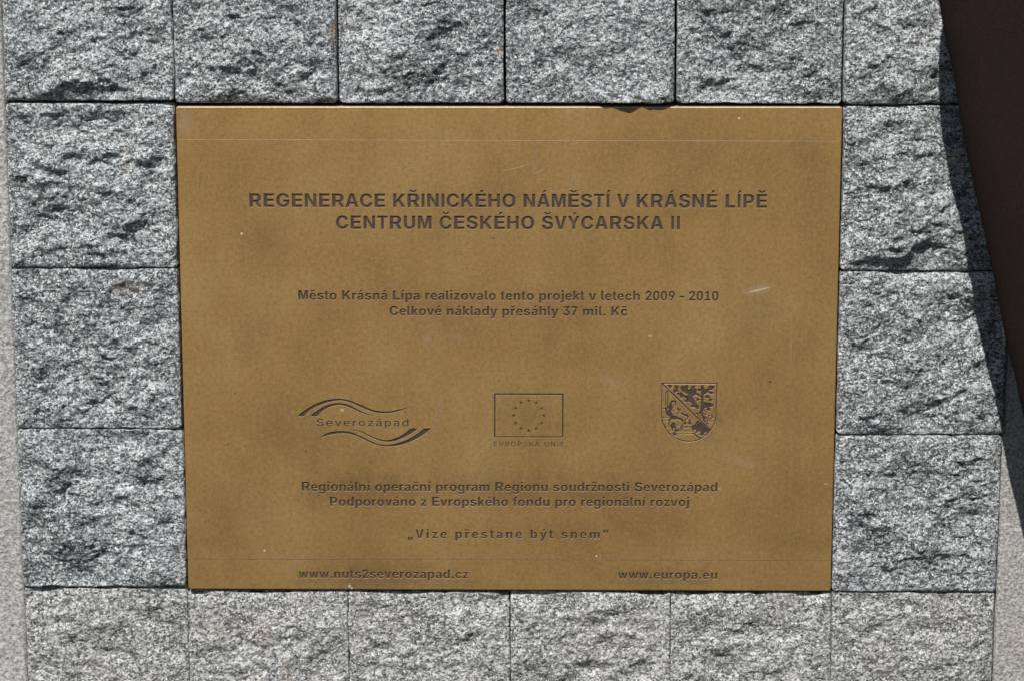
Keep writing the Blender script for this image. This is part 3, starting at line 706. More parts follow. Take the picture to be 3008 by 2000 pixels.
"Č":[1444,[1075,1376,1138,1336,1188,1296,1236,1245,1269,1202,1299,1152,1329,1085,1350,1018,1364,938,1055,936,1029,1015,1000,1065,958,1109,898,1147,828,1169,772,1176,682,1169,618,1150,558,1116,504,1065,461,1002,431,935,411,855,401,775,401,655,417,542,434,485,457,435,487,385,515,352,545,325,592,294,675,264,728,257,815,261,878,278,925,301,972,336,1009,382,1036,432,1055,496,1365,495,1353,422,1320,328,1259,225,1185,141,1092,71,1022,34,968,14,908,-3,835,-15,702,-18,575,1,518,17,445,47,338,114,302,145,241,212,171,318,134,402,117,455,91,598,85,702,87,792,97,882,111,948,134,1028,164,1098,227,1202,278,1262,318,1300,412,1366,478,1399,535,1420,615,1439,668,1446,722,1449,832,1446,948,1426,1008,1406],
[1145,1828,1132,1811,858,1561,635,1561,351,1825,355,1830,612,1830,748,1683,885,1830]],
"č":[1112,[855,51,772,11,665,-16,572,-22,458,-10,368,17,282,64,208,126,147,208,101,312,77,418,72,545,87,668,121,772,168,855,228,924,312,986,402,1025,495,1047,602,1053,688,1042,792,1012,872,970,943,908,990,845,1026,765,1039,712,1038,696,772,647,756,698,739,732,709,772,692,786,658,806,628,816,558,819,525,813,492,799,444,762,421,732,400,692,377,608,371,545,371,485,380,408,394,358,414,312,434,282,468,247,508,224,545,214,598,211,638,218,682,238,712,262,739,298,775,390,1042,342,1023,258,982,175,956,138,918,98],
[962,1502,685,1194,468,1195,196,1498,198,1503,448,1503,578,1342,708,1503]],"Ě":[1334,[1221,2,136,2,138,1432,1218,1432,1218,1175,485,1175,485,849,1162,849,1163,602,1158,597,485,597,483,258,1218,257],
[1127,1828,1112,1811,805,1561,552,1561,233,1825,235,1830,528,1829,682,1684,832,1830]],
"ě":[1112,[418,1033,502,1049,585,1053,695,1036,788,1003,855,963,923,902,973,832,1010,752,1033,668,1043,595,1045,445,1042,443,357,442,367,365,378,332,400,288,445,241,478,221,518,207,555,201,608,201,675,217,712,238,735,259,772,315,1029,268,1016,228,989,175,963,138,925,98,855,47,768,8,665,-16,572,-22,468,-13,362,18,275,64,204,125,151,195,105,292,77,408,71,542,85,662,117,765,164,852,201,898,242,939,332,1000],
[360,625,765,624,767,632,759,675,743,722,719,762,693,788,668,807,632,822,598,829,548,831,515,826,475,813,442,793,419,772,394,738,377,705,364,662],
[937,1502,933,1492,665,1194,452,1194,180,1498,182,1503,428,1503,558,1342,688,1503]],
"Ř":[1444,[138,1432,808,1432,908,1423,1002,1403,1085,1372,1165,1326,1232,1268,1263,1232,1293,1185,1330,1092,1342,1028,1346,962,1336,858,1320,802,1293,742,1239,668,1168,607,1067,552,1401,2,1018,1,718,503,483,502,482,0,136,2],
[483,1175,485,753,738,754,802,761,845,771,892,790,928,815,952,842,979,898,986,942,986,985,979,1025,963,1068,939,1102,915,1123,862,1152,778,1173,725,1177],
[1158,1828,1155,1820,838,1561,585,1561,266,1825,268,1830,558,1830,712,1683,865,1830]],
"ř":[778,[115,0,113,1035,395,1037,398,1035,398,855,408,853,435,918,457,955,488,990,535,1022,595,1046,632,1053,682,1053,742,1043,745,1038,745,782,668,793,608,794,538,780,498,759,468,735,441,702,417,652,407,588,407,2],
[810,1502,532,1194,315,1195,41,1502,295,1502,425,1342,555,1502]],
"Š":[1334,[942,1409,1002,1382,1062,1346,1114,1302,1156,1255,1190,1202,1216,1138,1229,1085,1235,1018,928,1017,903,1092,880,1122,852,1146,818,1165,778,1180,722,1189,662,1191,612,1186,568,1176,528,1159,498,1139,470,1108,457,1082,450,1055,451,1012,460,982,481,952,515,924,545,907,635,874,855,823,948,793,1062,739,1118,700,1160,662,1197,615,1223,568,1239,525,1250,478,1255,428,1253,362,1239,292,1219,238,1169,158,1130,118,1092,87,995,34,888,1,812,-13,735,-19,578,-16,445,7,332,48,278,77,225,117,181,162,140,218,110,282,91,348,81,418,82,456,388,456,400,398,414,365,434,335,468,301,505,277,555,257,618,244,665,241,732,244,785,254,825,268,865,291,896,318,919,355,929,392,929,432,919,465,903,488,872,516,832,538,745,570,478,634,395,661,295,711,226,762,190,798,160,842,144,875,124,942,118,1002,121,1065,127,1105,147,1168,194,1248,228,1288,275,1329,368,1386,462,1422,522,1436,595,1446,722,1449,845,1436],
[1082,1828,1075,1818,785,1561,549,1562,254,1825,258,1830,525,1830,668,1683,808,1830]],"ž":[1000,[102,1,101,175,558,798,555,802,118,802,115,805,115,1035,882,1037,883,845,455,238,898,235,899,2],
[852,1502,606,1202,595,1194,395,1196,144,1498,148,1503,375,1503,498,1342,618,1503]],"”":[1000,[118,827,202,1430,505,1432,506,1422,325,828],[575,827,574,845,658,1431,962,1432,963,1422,782,829]],
"„":[1000,[95,-392,180,218,485,219,303,-388,298,-392],[552,-392,635,217,942,219,758,-391]]}''')
THIN = json.loads(r'''{" ":[560],"E":[1203,[1075,2,172,2,175,1455,1065,1455,1065,1283,369,1282,368,822,1015,820,1018,652,372,648,368,175,1072,173]],"I":[520,[182,1455,340,1452,338,0,180,2]],
"K":[1353,[1295,0,1065,0,575,691,369,472,368,2,172,2,175,1455,368,1452,368,697,554,925,1038,1453,1292,1455,713,825]],
"N":[1509,[1335,1455,1337,2,1104,2,581,825,355,1212,370,832,370,2,172,2,172,1452,402,1454,1003,508,1152,242,1140,508,1140,1452]],
"O":[1530,[825,1473,952,1450,1078,1396,1145,1353,1188,1317,1270,1225,1316,1152,1353,1075,1393,945,1413,788,1412,648,1393,508,1356,385,1319,308,1276,238,1192,140,1095,68,1045,41,968,11,838,-16,708,-17,585,4,525,24,455,58,388,100,342,138,264,225,201,328,174,388,144,485,118,655,118,798,137,942,178,1075,247,1205,304,1278,342,1316,435,1386,538,1436,655,1466,708,1473],
[795,1293,685,1287,608,1266,535,1229,460,1168,394,1082,351,992,324,895,311,788,311,665,324,558,351,462,414,342,492,258,568,207,645,177,758,162,842,168,925,190,1008,234,1082,298,1136,372,1180,462,1206,555,1220,672,1219,792,1203,912,1179,995,1116,1115,1045,1193,962,1249,882,1279]],
"P":[1279,[175,0,172,1452,742,1453,872,1429,952,1396,1028,1343,1083,1285,1123,1222,1160,1122,1173,1035,1169,905,1150,822,1109,732,1069,675,1025,631,952,581,872,547,738,523,372,522,368,2],
[368,1282,368,695,688,693,742,697,832,724,868,745,907,778,937,818,962,878,976,945,977,1015,969,1075,949,1135,919,1185,888,1216,825,1256,735,1279]],
"R":[1290,[175,1455,692,1455,822,1442,915,1416,982,1382,1052,1329,1093,1282,1139,1198,1169,1088,1173,958,1156,858,1122,775,1074,705,998,640,908,595,1228,0,1004,2,702,561,368,558,368,2,172,2],
[368,1282,368,735,675,733,762,740,855,770,888,791,922,823,946,858,969,922,977,978,977,1038,969,1088,949,1145,922,1188,892,1219,822,1259,738,1279]],
"S":[1286,[748,1469,832,1453,915,1422,985,1383,1040,1338,1090,1282,1126,1218,1146,1158,1156,1085,965,1083,950,1142,929,1182,892,1224,852,1253,795,1279,732,1296,665,1302,595,1299,538,1289,475,1266,432,1240,394,1205,361,1155,348,1112,345,1052,355,1008,392,952,428,921,478,892,575,855,788,796,902,756,988,713,1058,662,1123,588,1159,515,1175,425,1169,322,1133,215,1086,145,1008,74,932,30,852,1,748,-19,632,-25,495,-12,408,10,332,44,268,84,210,138,164,202,140,252,121,315,112,388,308,388,320,335,340,288,367,252,418,208,462,184,535,161,605,151,682,151,752,161,818,181,878,213,923,252,956,295,976,345,983,402,976,455,966,482,942,515,898,552,858,575,745,619,525,681,418,717,322,767,268,807,217,858,174,935,153,1018,151,1065,157,1135,181,1215,217,1278,278,1346,358,1403,438,1439,522,1462,608,1473]],
"U":[1486,[1312,1455,1313,448,1306,395,1286,318,1239,222,1176,142,1085,67,995,21,872,-13,748,-23,635,-16,532,7,485,24,402,67,326,125,265,195,208,298,180,395,172,482,172,1452,368,1452,368,502,377,425,401,355,427,308,466,262,548,201,645,167,765,158,825,164,882,177,972,221,1040,282,1086,355,1109,428,1117,498,1117,1452]],
"V":[1391,[55,1455,260,1452,579,552,698,163,841,618,1129,1452,1338,1455,815,1,585,0,581,5,54,1445]],"Á":[1391,[578,1455,810,1452,1338,0,1131,2,988,399,402,399,261,2,51,2],
[692,1296,573,905,458,572,925,568,929,572,787,978],[953,1885,765,1598,617,1598,752,1885]]}''')
MEDIUM = json.loads(r'''
{"S":[1294,[755,1469,842,1452,925,1422,995,1383,1055,1336,1105,1277,1139,1218,1166,1135,1172,1070,952,1069,920,1158,884,1202,852,1226,798,1253,738,1269,622,1275,558,1266,505,1249,452,1219,418,1188,387,1142,375,1102,373,1048,381,1008,401,972,425,946,495,900,588,864,805,806,895,776,988,733,1058,686,1129,612,1176,522,1193,418,1186,325,1162,245,1106,152,1038,87,945,32,858,1,745,-19,598,-23,508,-13,412,11,345,38,282,74,217,128,178,175,138,245,114,318,101,408,328,409,357,315,388,272,432,234,475,210,545,187,615,177,685,177,755,187,818,208,872,237,912,272,946,322,960,362,964,412,956,462,939,495,915,522,835,573,735,610,455,688,362,727,275,781,214,838,167,915,144,1005,142,1068,148,1128,172,1208,217,1285,282,1352,362,1406,438,1440,525,1463,612,1473]],
"a":[1138,[995,1,782,1,778,150,769,148,739,102,705,66,648,24,578,-6,485,-23,378,-19,285,4,208,44,144,105,114,152,91,212,81,272,80,335,87,388,101,432,124,475,157,515,235,569,322,603,428,626,655,654,718,667,760,692,773,722,769,788,743,852,695,897,622,922,518,923,442,902,375,859,340,818,318,780,112,831,138,892,164,932,191,965,242,1010,318,1056,405,1086,498,1103,625,1103,722,1086,805,1056,872,1016,925,962,956,915,976,868,995,762],
[773,528,742,514,678,498,455,463,402,446,362,426,321,388,301,342,300,278,317,232,342,202,372,180,408,164,462,153,512,152,582,161,662,194,723,248,759,312,773,372]],
"d":[1239,[1095,1455,1097,2,879,2,879,168,875,172,862,170,816,102,772,54,718,17,665,-6,595,-19,502,-19,428,-6,352,24,275,74,201,155,150,242,114,348,94,485,94,602,117,752,158,858,217,952,252,990,305,1033,385,1076,502,1103,605,1103,658,1093,708,1073,782,1022,823,975,861,915,872,913,874,1452],
[602,167,665,174,725,197,771,232,806,272,839,332,863,405,876,495,877,558,870,648,856,712,836,765,807,815,762,863,708,896,655,913,598,917,545,913,485,893,442,866,391,812,358,752,334,678,324,618,320,535,327,445,341,385,364,322,404,258,445,217,495,187,552,171]],
"e":[1176,[598,1106,718,1093,802,1066,892,1016,958,956,1006,892,1046,812,1076,702,1087,602,1085,479,317,478,331,372,354,312,381,268,445,207,525,171,585,161,642,160,695,167,738,181,785,207,818,237,865,311,1070,262,1040,192,1006,142,962,94,908,54,858,27,792,1,712,-16,632,-23,518,-16,422,7,335,47,262,102,204,165,141,275,108,382,94,485,97,628,120,745,164,852,227,945,305,1016,408,1073,492,1096],
[317,645,865,643,867,648,856,712,838,765,803,828,772,862,728,893,682,913,588,923,542,919,485,902,438,876,398,840,364,795,340,748,324,695]],
"o":[1210,[462,-6,372,27,288,80,214,155,154,248,111,372,94,485,97,628,121,748,155,835,203,915,265,983,355,1046,452,1086,545,1103,658,1103,745,1089,855,1046,942,986,1009,912,1060,825,1100,708,1116,595,1113,452,1090,335,1052,242,1002,162,945,100,875,47,792,8,695,-16,595,-23],
[605,919,542,913,492,897,452,873,408,832,367,768,341,702,324,622,319,548,324,462,340,382,361,325,394,268,442,218,488,188,538,171,595,164,668,170,722,188,768,217,806,255,843,312,870,378,886,455,892,528,888,608,873,692,849,758,816,815,768,866,722,895,668,913]],
"p":[1239,[145,-408,143,1088,358,1092,362,913,378,916,427,988,465,1029,528,1072,582,1093,665,1105,745,1103,815,1089,888,1060,925,1039,988,989,1042,925,1089,842,1129,718,1146,568,1140,432,1119,325,1077,218,1012,122,928,47,832,0,738,-19,618,-16,532,12,462,60,421,105,378,169,368,172,365,-405],
[642,167,705,174,752,190,795,218,845,272,876,325,899,388,916,478,919,545,916,612,900,698,880,755,846,815,802,862,748,896,695,913,638,917,558,906,508,885,465,852,430,812,393,742,374,675,364,608,362,522,368,452,384,375,411,308,444,258,488,214,535,187,592,171]],
"r":[778,[145,0,143,1088,355,1092,358,918,368,915,395,971,427,1015,502,1073,558,1095,615,1106,735,1101,735,892,615,903,575,899,515,883,465,856,425,821,398,785,378,742,365,665,365,2]],
"v":[1154,[1108,1092,700,2,455,1,45,1088,285,1088,509,442,578,190,648,442,870,1088]],"z":[1121,[998,0,121,2,125,155,703,892,702,899,142,899,142,1092,978,1092,980,928,431,215,421,195,998,193]],
"á":[1138,[995,1,782,1,778,150,769,148,739,102,705,66,648,24,578,-6,485,-23,378,-19,285,4,208,44,144,105,114,152,91,212,81,272,80,335,87,388,101,432,124,475,157,515,235,569,322,603,428,626,655,654,718,667,760,692,773,722,769,788,743,852,695,897,622,922,518,923,442,902,375,859,340,818,318,780,112,831,138,892,164,932,191,965,242,1010,318,1056,405,1086,498,1103,625,1103,722,1086,805,1056,872,1016,925,962,956,915,976,868,995,762],
[773,528,742,514,678,498,455,463,402,446,362,426,321,388,301,342,300,278,317,232,342,202,372,180,408,164,462,153,512,152,582,161,662,194,723,248,759,312,773,372],
[830,1525,638,1235,470,1235,605,1526]]}''')


def area(P):
    x, z = P[:, 0], P[:, 1]
    return 0.5 * np.sum(x * np.roll(z, -1) - np.roll(x, -1) * z)


def orient(loops):
    big = max(loops, key=lambda p: abs(area(p)))
    return loops if area(big) > 0 else [p[::-1] for p in loops]


def offset(P, d):
    """move a loop to its right-hand side by d (outwards for a counter-clockwise outline)"""
    a, b = P - np.roll(P, 1, 0), np.roll(P, -1, 0) - P
    na = np.stack([a[:, 1], -a[:, 0]], 1) / np.maximum(np.hypot(*a.T), 1e-9)[:, None]
    nb = np.stack([b[:, 1], -b[:, 0]], 1) / np.maximum(np.hypot(*b.T), 1e-9)[:, None]
    m = na + nb
    L = np.hypot(*m.T)
    m = m / np.maximum(L, 1e-6)[:, None]
    cs = np.clip((m * na).sum(1), 0.55, 1)
    return P + m * (d / cs)[:, None]


def fill(loops, y):
    """planar face with holes (even-odd) as verts, faces"""
    cu = bpy.data.curves.new('outline', 'CURVE')
    cu.dimensions = '2D'
    cu.fill_mode = 'BOTH'
    for P in loops:
        sp = cu.splines.new('POLY')
        sp.points.add(len(P) - 1)
        co = np.zeros((len(P), 4), np.float32)
        co[:, :2] = P
        co[:, 3] = 1
        sp.points.foreach_set('co', co.ravel())
        sp.use_cyclic_u = True
    ob = bpy.data.objects.new('outline', cu)
    COL.objects.link(ob)
    me = ob.to_mesh()
    V = np.zeros(len(me.vertices) * 3, np.float32)
    me.vertices.foreach_get('co', V)
    V = V.reshape(-1, 3)
    F = [tuple(p.vertices) for p in me.polygons]
    ob.to_mesh_clear()
    bpy.data.objects.remove(ob)
    bpy.data.curves.remove(cu)
    return np.stack([V[:, 0], np.full(len(V), y), V[:, 1]], 1), F


def fill_cdt(loops, y):
    """the same for the big plate: constrained triangulation, kept where the nesting is odd"""
    vs_, es_, fs_ = [], [], []
    for P in loops:
        if area(P) < 0:
            P = P[::-1]
        k = len(vs_)
        vs_ += [Vector((float(p[0]), float(p[1]))) for p in P]
        fs_.append(list(range(k, k + len(P))))
    vo, eo, fo, _, _, of = mathutils.geometry.delaunay_2d_cdt(vs_, es_, fs_, 1, 1e-5)
    return np.array([(v.x, y, v.y) for v in vo]), [tuple(f) for f, q in zip(fo, of) if len(q) % 2 == 1]


HOLES = []


def recess_mesh(name, loops, dep=DEP, ch=0.10, floor='paint', y=0.0):
    """walls and floor of an engraved shape; the loops (mm) come oriented with outlines counter-clockwise"""
    top = [offset(p, ch * 1.1) for p in loops]
    bot = [offset(p, -ch * 0.35) for p in loops]
    V, F = fill(bot, dep)
    V = [tuple(v) for v in V]
    mi = [0] * len(F)
    for t_, b_ in zip(top, bot):
        s = len(V)
        n = len(t_)
        V += [(p[0], y, p[1]) for p in t_] + [(p[0], dep, p[1]) for p in b_]
        F += [(s + i, s + (i + 1) % n, s + n + (i + 1) % n, s + n + i) for i in range(n)]
        mi += [1] * n
    return mesh(name, V, F, [M[floor], M['brass_edge']], mi), top


def inscription(text, u0, v0, u1, v1, cap_px, font=GLY, label=None, ch=0.10, dep=DEP, cap=0.716, xs=1.0):
    """engraves a line between two photo points on its baseline"""
    p0, p1 = at(u0, v0), at(u1, v1)
    em = np.linalg.norm(at(u0, v0 - cap_px) - p0) / cap
    adv = [font[c][0] / 2000 * em * xs for c in text]
    first = min(min(o[0::2]) for o in font[text[0]][1:]) / 2000 * em * xs
    last = max(max(o[0::2]) for o in font[text[-1]][1:]) / 2000 * em * xs
    nat = sum(adv[:-1]) - first + last
    d = p1 - p0
    L = np.linalg.norm(d)
    track = (L - nat) / (len(text) - 1)
    root = empty('inscription', (p0[0], 0, p0[1]), plaque)
    tag(root, label or 'engraved line reading ' + text)
    cache = {}
    x = -first
    ux = d / L
    uz = np.array([-ux[1], ux[0]])
    for c, w in zip(text, adv):
        g = font[c][1:]
        if g:
            if c not in cache:
                lo = [np.array(o, float).reshape(-1, 2) / 2000 * em * (xs, 1) for o in g]
                lo = [p[:, :1] * ux + p[:, 1:] * uz for p in lo]
                cache[c] = recess_mesh('letter', orient(lo), dep, ch)
            me, top = cache[c]
            off = x * ux
            link('letter', me, root, (off[0], 0, off[1]))
            for t_ in top:
                HOLES.append(t_ + off + p0)
        x += w + track
    return root


inscription("REGENERACE KŘINICKÉHO NÁMĚSTÍ V KRÁSNÉ LÍPĚ", 733.5, 609.5, 2253, 612.2, 39.8)
inscription("CENTRUM ČESKÉHO ŠVÝCARSKA II", 988, 674, 1997, 676, 39.2)
inscription("Město Krásná Lípa realizovalo tento projekt v letech 2009 - 2010", 877, 881.8, 2110.5, 884.7, 27.6)
inscription("Celkové náklady přesáhly 37 mil. Kč", 1145, 927.7, 1843, 929.2, 27.4)
inscription("Regionální operační program Regionu soudržnosti Severozápad", 887, 1441.5, 2107.3, 1443.2, 26.8)
inscription("Podporováno z Evropského fondu pro regionální rozvoj", 970, 1485.2, 2024.8, 1486.8, 26.6)
inscription("„Vize přestane být snem”", 1197.5, 1580.3, 1788, 1581.3, 26.0)
inscription("www.nuts2severozapad.cz", 878, 1697, 1375.5, 1698.4, 25.8)
inscription("www.europa.eu", 1816, 1699.3, 2107, 1700.2, 26.0)


def part_from_loops(name, loops, parent, org, dep=DEP, ch=0.10, floor='paint'):
    me, top = recess_mesh(name, orient([p - org for p in loops]), dep, ch, floor)
    link(name, me, parent, (0, 0, 0))
    for t_ in top:
        HOLES.append(t_ + org)


def zoom(points, ox, oy, s):
    return np.array([at(ox + x / s, oy + y / s) for x, y in points])


def smooth_loop(P, n=4):
    """Catmull-Rom through a loop, keeping its sharp corners"""
    m = len(P)
    out = []
    for i in range(m):
        p0, p1, p2, p3 = P[i - 1], P[i], P[(i + 1) % m], P[(i + 2) % m]

        def sharp(a, b, c):
            u, v = b - a, c - b
            return np.dot(u, v) < 0.60 * np.linalg.norm(u) * np.linalg.norm(v)
        t1 = np.zeros(2) if sharp(p0, p1, p2) else (p2 - p0) / 2
        t2 = np.zeros(2) if sharp(p1, p2, p3) else (p3 - p1) / 2
        if not t1.any():
            t1 = (p2 - p1)
        if not t2.any():
            t2 = (p2 - p1)
        for k in range(n):
            t = k / n
            out.append((2 * t ** 3 - 3 * t ** 2 + 1) * p1 + (t ** 3 - 2 * t ** 2 + t) * t1 + (-2 * t ** 3 + 3 * t ** 2) * p2 + (t ** 3 - t ** 2) * t2)
    return np.array(out)


# the wave emblem
oc = at(1070, 1240)
wave = empty('wave_emblem', (oc[0], 0, oc[1]), plaque)
tag(wave, 'engraved regional emblem: two pairs of tapering waves above and below a word')
WAVES = [
    [(175, 416), (270, 340), (380, 270), (480, 220), (600, 180), (700, 163), (800, 158), (880, 165), (980, 190), (1080, 230), (1180, 270), (1280, 315), (1380, 340), (1480, 350), (1580, 345), (1680, 325), (1780, 300), (1865, 278),
     (1780, 316), (1680, 350), (1580, 370), (1480, 378), (1380, 372), (1280, 347), (1180, 307), (1080, 262), (980, 219), (880, 192), (800, 184), (700, 197), (600, 224), (500, 260), (400, 310), (330, 358), (265, 422)],
    [(365, 416), (430, 365), (520, 305), (600, 260), (680, 235), (760, 224), (850, 226), (930, 245), (1020, 285), (1120, 340), (1220, 380), (1330, 408),
     (1220, 395), (1120, 364), (1020, 318), (930, 279), (850, 257), (780, 254), (700, 267), (620, 302), (540, 352), (465, 422)],
    [(490, 748), (560, 705), (640, 668), (740, 648), (850, 643), (960, 655), (1060, 690), (1160, 735), (1260, 785), (1360, 830), (1450, 850), (1560, 850), (1680, 825), (1800, 785), (1900, 735), (2000, 670), (2090, 605), (2188, 605),
     (2120, 665), (2030, 725), (1920, 785), (1800, 835), (1680, 864), (1560, 876), (1460, 872), (1360, 853), (1260, 811), (1160, 765), (1060, 719), (960, 688), (850, 679), (740, 687), (640, 707), (560, 728)],
    [(940, 620), (1050, 625), (1150, 655), (1250, 700), (1350, 745), (1450, 775), (1550, 778), (1650, 750), (1740, 710), (1820, 655), (1890, 605), (1988, 605),
     (1930, 655), (1850, 705), (1750, 755), (1650, 794), (1550, 806), (1450, 798), (1350, 765), (1250, 718), (1150, 671), (1050, 637)],
]
for W_ in WAVES:
    part_from_loops('wave', [smooth_loop(zoom(W_, 840, 1140, 5.128), 3)], wave, oc, ch=0.09)
inscription("Severozápad", 931.3, 1251.2, 1199.8, 1251.7, 21.8, MEDIUM, 'thin widely spaced engraved word between the waves', ch=0.05, cap=0.7275, xs=1.17, dep=0.45)

# the flag emblem
oc = at(1553, 1220)
flag = empty('flag_emblem', (oc[0], 0, oc[1]), plaque)
tag(flag, 'engraved flag outline with a ring of twelve stars')
f_out = zoom([(222, 250), (1680, 254), (1674, 1172), (222, 1168)], 1420, 1120, 7.127)
f_in = zoom([(252, 280), (1650, 284), (1644, 1150), (252, 1146)], 1420, 1120, 7.127)
part_from_loops('frame', [f_out, f_in[::-1]], flag, oc, ch=0.09)
sc_, sr = at(1553.2, 1220.6), 9.25
star = None
for k in range(12):
    a = math.radians(30 * k)
    px = np.array([sr * math.sin(a), sr * math.cos(a)]) + sc_ - oc
    P = np.array([[(1.42 if i % 2 == 0 else 0.56) * math.sin(-math.pi * i / 5), (1.42 if i % 2 == 0 else 0.56) * math.cos(-math.pi * i / 5)] for i in range(10)])
    if star is None:
        star = recess_mesh('star', orient([P]), 0.45, 0.05)
    link('star', star[0], flag, (px[0], 0, px[1]))
    HOLES.append(star[1][0] + px + oc)
inscription("EVROPSKÁ UNIE", 1451, 1310.5, 1656.4, 1311, 14.6, THIN, 'thin engraved words under the flag', ch=0.04, cap=0.7275, dep=0.4)

# scribed rules across the plate
for (u0, v0, u1, v1, w, fl) in ((518, 410, 2470, 415, 0.34, 'brass_edge'), (556, 1641.5, 2440, 1646, 0.26, 'paint')):
    p0, p1 = at(u0, v0), at(u1, v1)
    n_ = 80
    t_ = np.linspace(0, 1, n_)
    base_ = p0 + (p1 - p0) * t_[:, None]
    ww = w * (0.75 + 0.5 * np.random.default_rng(3).random(n_))
    P = np.vstack([base_ - np.stack([0 * ww, ww / 2], 1), (base_ + np.stack([0 * ww, ww / 2], 1))[::-1]])
    o = empty('rule', (0, 0, 0), plaque)
    bpy.data.objects.remove(o)
    part_from_loops('ruled_line', [P], plaque, np.zeros(2), dep=0.16, ch=0.03, floor=fl)

# the coat of arms: a relief of its own let into the plate (0.15 mm grid)
CO, CS = (1920, 1100), 7.467


def cpts(P):
    return zoom(P, CO[0], CO[1], CS)


CAPX0, CAPX1 = at(1938, 1118)[0], at(2114, 1118)[0]
CZ1, CZ0 = at(2020, 1118)[1], at(2020, 1302)[1]
ST = 0.14
nx, nz = int((CAPX1 - CAPX0) / ST) + 1, int((CZ1 - CZ0) / ST) + 1
gx, gz = np.linspace(CAPX0, CAPX1, nx), np.linspace(CZ0, CZ1, nz)
GX, GZ = np.meshgrid(gx, gz)
mask = np.zeros((nz, nx), np.float32)


def cut_poly(P, val=1.0):
    P = cpts(P)
    ins = np.zeros(GX.shape, bool)
    for a_, b_ in zip(P, np.roll(P, -1, 0)):
        if a_[1] == b_[1]:
            continue
        c_ = (a_[1] > GZ) != (b_[1] > GZ)
        xi = (b_[0] - a_[0]) * (GZ - a_[1]) / (b_[1] - a_[1]) + a_[0]
        ins ^= c_ & (GX < xi)
    mask[ins] = val


def cut_line(P, w, val=1.0):
    P = cpts(P)
    w = w * 1.35 / CS * 0.2065 / 2
    for a_, b_ in zip(P[:-1], P[1:]):
        d_ = b_ - a_
        t_ = np.clip(((GX - a_[0]) * d_[0] + (GZ - a_[1]) * d_[1]) / max(d_ @ d_, 1e-9), 0, 1)
        r_ = np.hypot(GX - a_[0] - t_ * d_[0], GZ - a_[1] - t_ * d_[1])
        mask[r_ < w] = val


SH = [(185, 190), (1388, 190), (1380, 560), (1372, 900), (1350, 1030), (1300, 1130), (1245, 1220), (1160, 1310), (1020, 1410), (900, 1450), (780, 1465), (650, 1450), (500, 1400), (350, 1300), (250, 1160), (195, 1020), (178, 900), (182, 560), (185, 190)]
cut_line(SH, 15)
cut_line([(190, 195), (1245, 1220)], 20)
cut_line([(880, 1285), (1020, 1405)], 18)
for P in (
    [(300, 225), (400, 225), (405, 270), (360, 305), (330, 270)],
    [(455, 235), (540, 240), (555, 290), (530, 330), (560, 370), (610, 390), (520, 370), (460, 410), (410, 360), (470, 320)],
    [(585, 270), (640, 235), (665, 240), (690, 280), (700, 230), (740, 225), (780, 280), (750, 300), (760, 330), (810, 320), (830, 250), (915, 235), (905, 300), (950, 330), (940, 400), (1000, 430), (1040, 470), (1040, 500), (960, 455), (890, 450), (850, 490), (870, 520), (900, 560), (920, 600), (950, 650), (1000, 690), (990, 750), (960, 760), (920, 720), (810, 720), (850, 630), (780, 600), (740, 600), (670, 600), (720, 530), (690, 500), (600, 510), (570, 460), (490, 430), (540, 390), (620, 390), (650, 440), (700, 470), (770, 440), (700, 400), (620, 370), (600, 320)],
    [(1045, 370), (1030, 260), (1065, 225), (1110, 270), (1115, 320), (1180, 310), (1215, 250), (1330, 240), (1335, 300), (1280, 340), (1230, 340), (1200, 390), (1100, 450), (1095, 600), (1180, 620), (1250, 600), (1270, 640), (1330, 655), (1290, 710), (1150, 730), (1110, 740), (1080, 830), (1100, 900), (1150, 940), (1120, 1000), (1085, 1010), (1060, 900), (990, 850), (950, 870), (900, 845), (1000, 830), (1030, 790), (1040, 680), (1045, 500)],
    [(950, 320), (1050, 300), (1045, 370), (980, 360)], [(1200, 380), (1260, 360), (1320, 400), (1280, 430), (1220, 410)],
    [(1110, 470), (1180, 440), (1230, 480), (1250, 510), (1180, 520), (1130, 500)], [(1190, 560), (1220, 510), (1275, 530), (1270, 590), (1230, 590)],
    [(1150, 760), (1190, 720), (1240, 730), (1245, 790), (1200, 800)], [(935, 530), (960, 500), (1010, 550), (960, 585)],
    [(365, 625), (385, 575), (440, 560), (490, 575), (500, 620), (485, 690), (470, 680), (470, 620), (440, 600), (405, 615), (400, 660), (420, 720), (410, 770), (385, 790), (390, 830), (430, 860), (420, 890), (370, 930), (300, 905), (270, 850), (250, 770), (300, 700), (345, 670)],
    [(370, 930), (430, 890), (500, 900), (560, 940), (620, 960), (660, 1010), (650, 1050), (600, 1000), (540, 980), (490, 990), (400, 985), (360, 1010), (345, 1060), (335, 1010), (345, 960)],
    [(500, 700), (560, 740), (610, 790), (580, 800), (540, 760)],
    [(580, 840), (640, 835), (700, 875), (750, 860), (775, 910), (745, 975), (735, 970), (730, 920), (690, 910), (640, 880)],
    [(650, 1090), (690, 1020), (720, 1080), (700, 1100)], [(780, 1000), (810, 1040), (835, 1100), (790, 1100), (760, 1080)],
    [(380, 1100), (420, 1060), (460, 1090), (480, 1150), (510, 1200), (570, 1215), (540, 1240), (500, 1245), (480, 1290), (520, 1310), (510, 1340), (450, 1340), (425, 1300), (430, 1250), (390, 1190), (370, 1140)],
    [(930, 1060), (968, 995), (1010, 1030), (1110, 1100), (1240, 1210), (1180, 1280), (1110, 1320), (1050, 1345), (1015, 1300), (1030, 1230), (960, 1270), (920, 1290), (870, 1230), (840, 1190), (830, 1120), (900, 1100)],
):
    cut_poly(P)
cut_poly([(1110, 1290), (1150, 1262), (1180, 1275), (1130, 1312)], 0)
cut_poly([(875, 1225), (905, 1195), (940, 1225), (915, 1275)], 0)
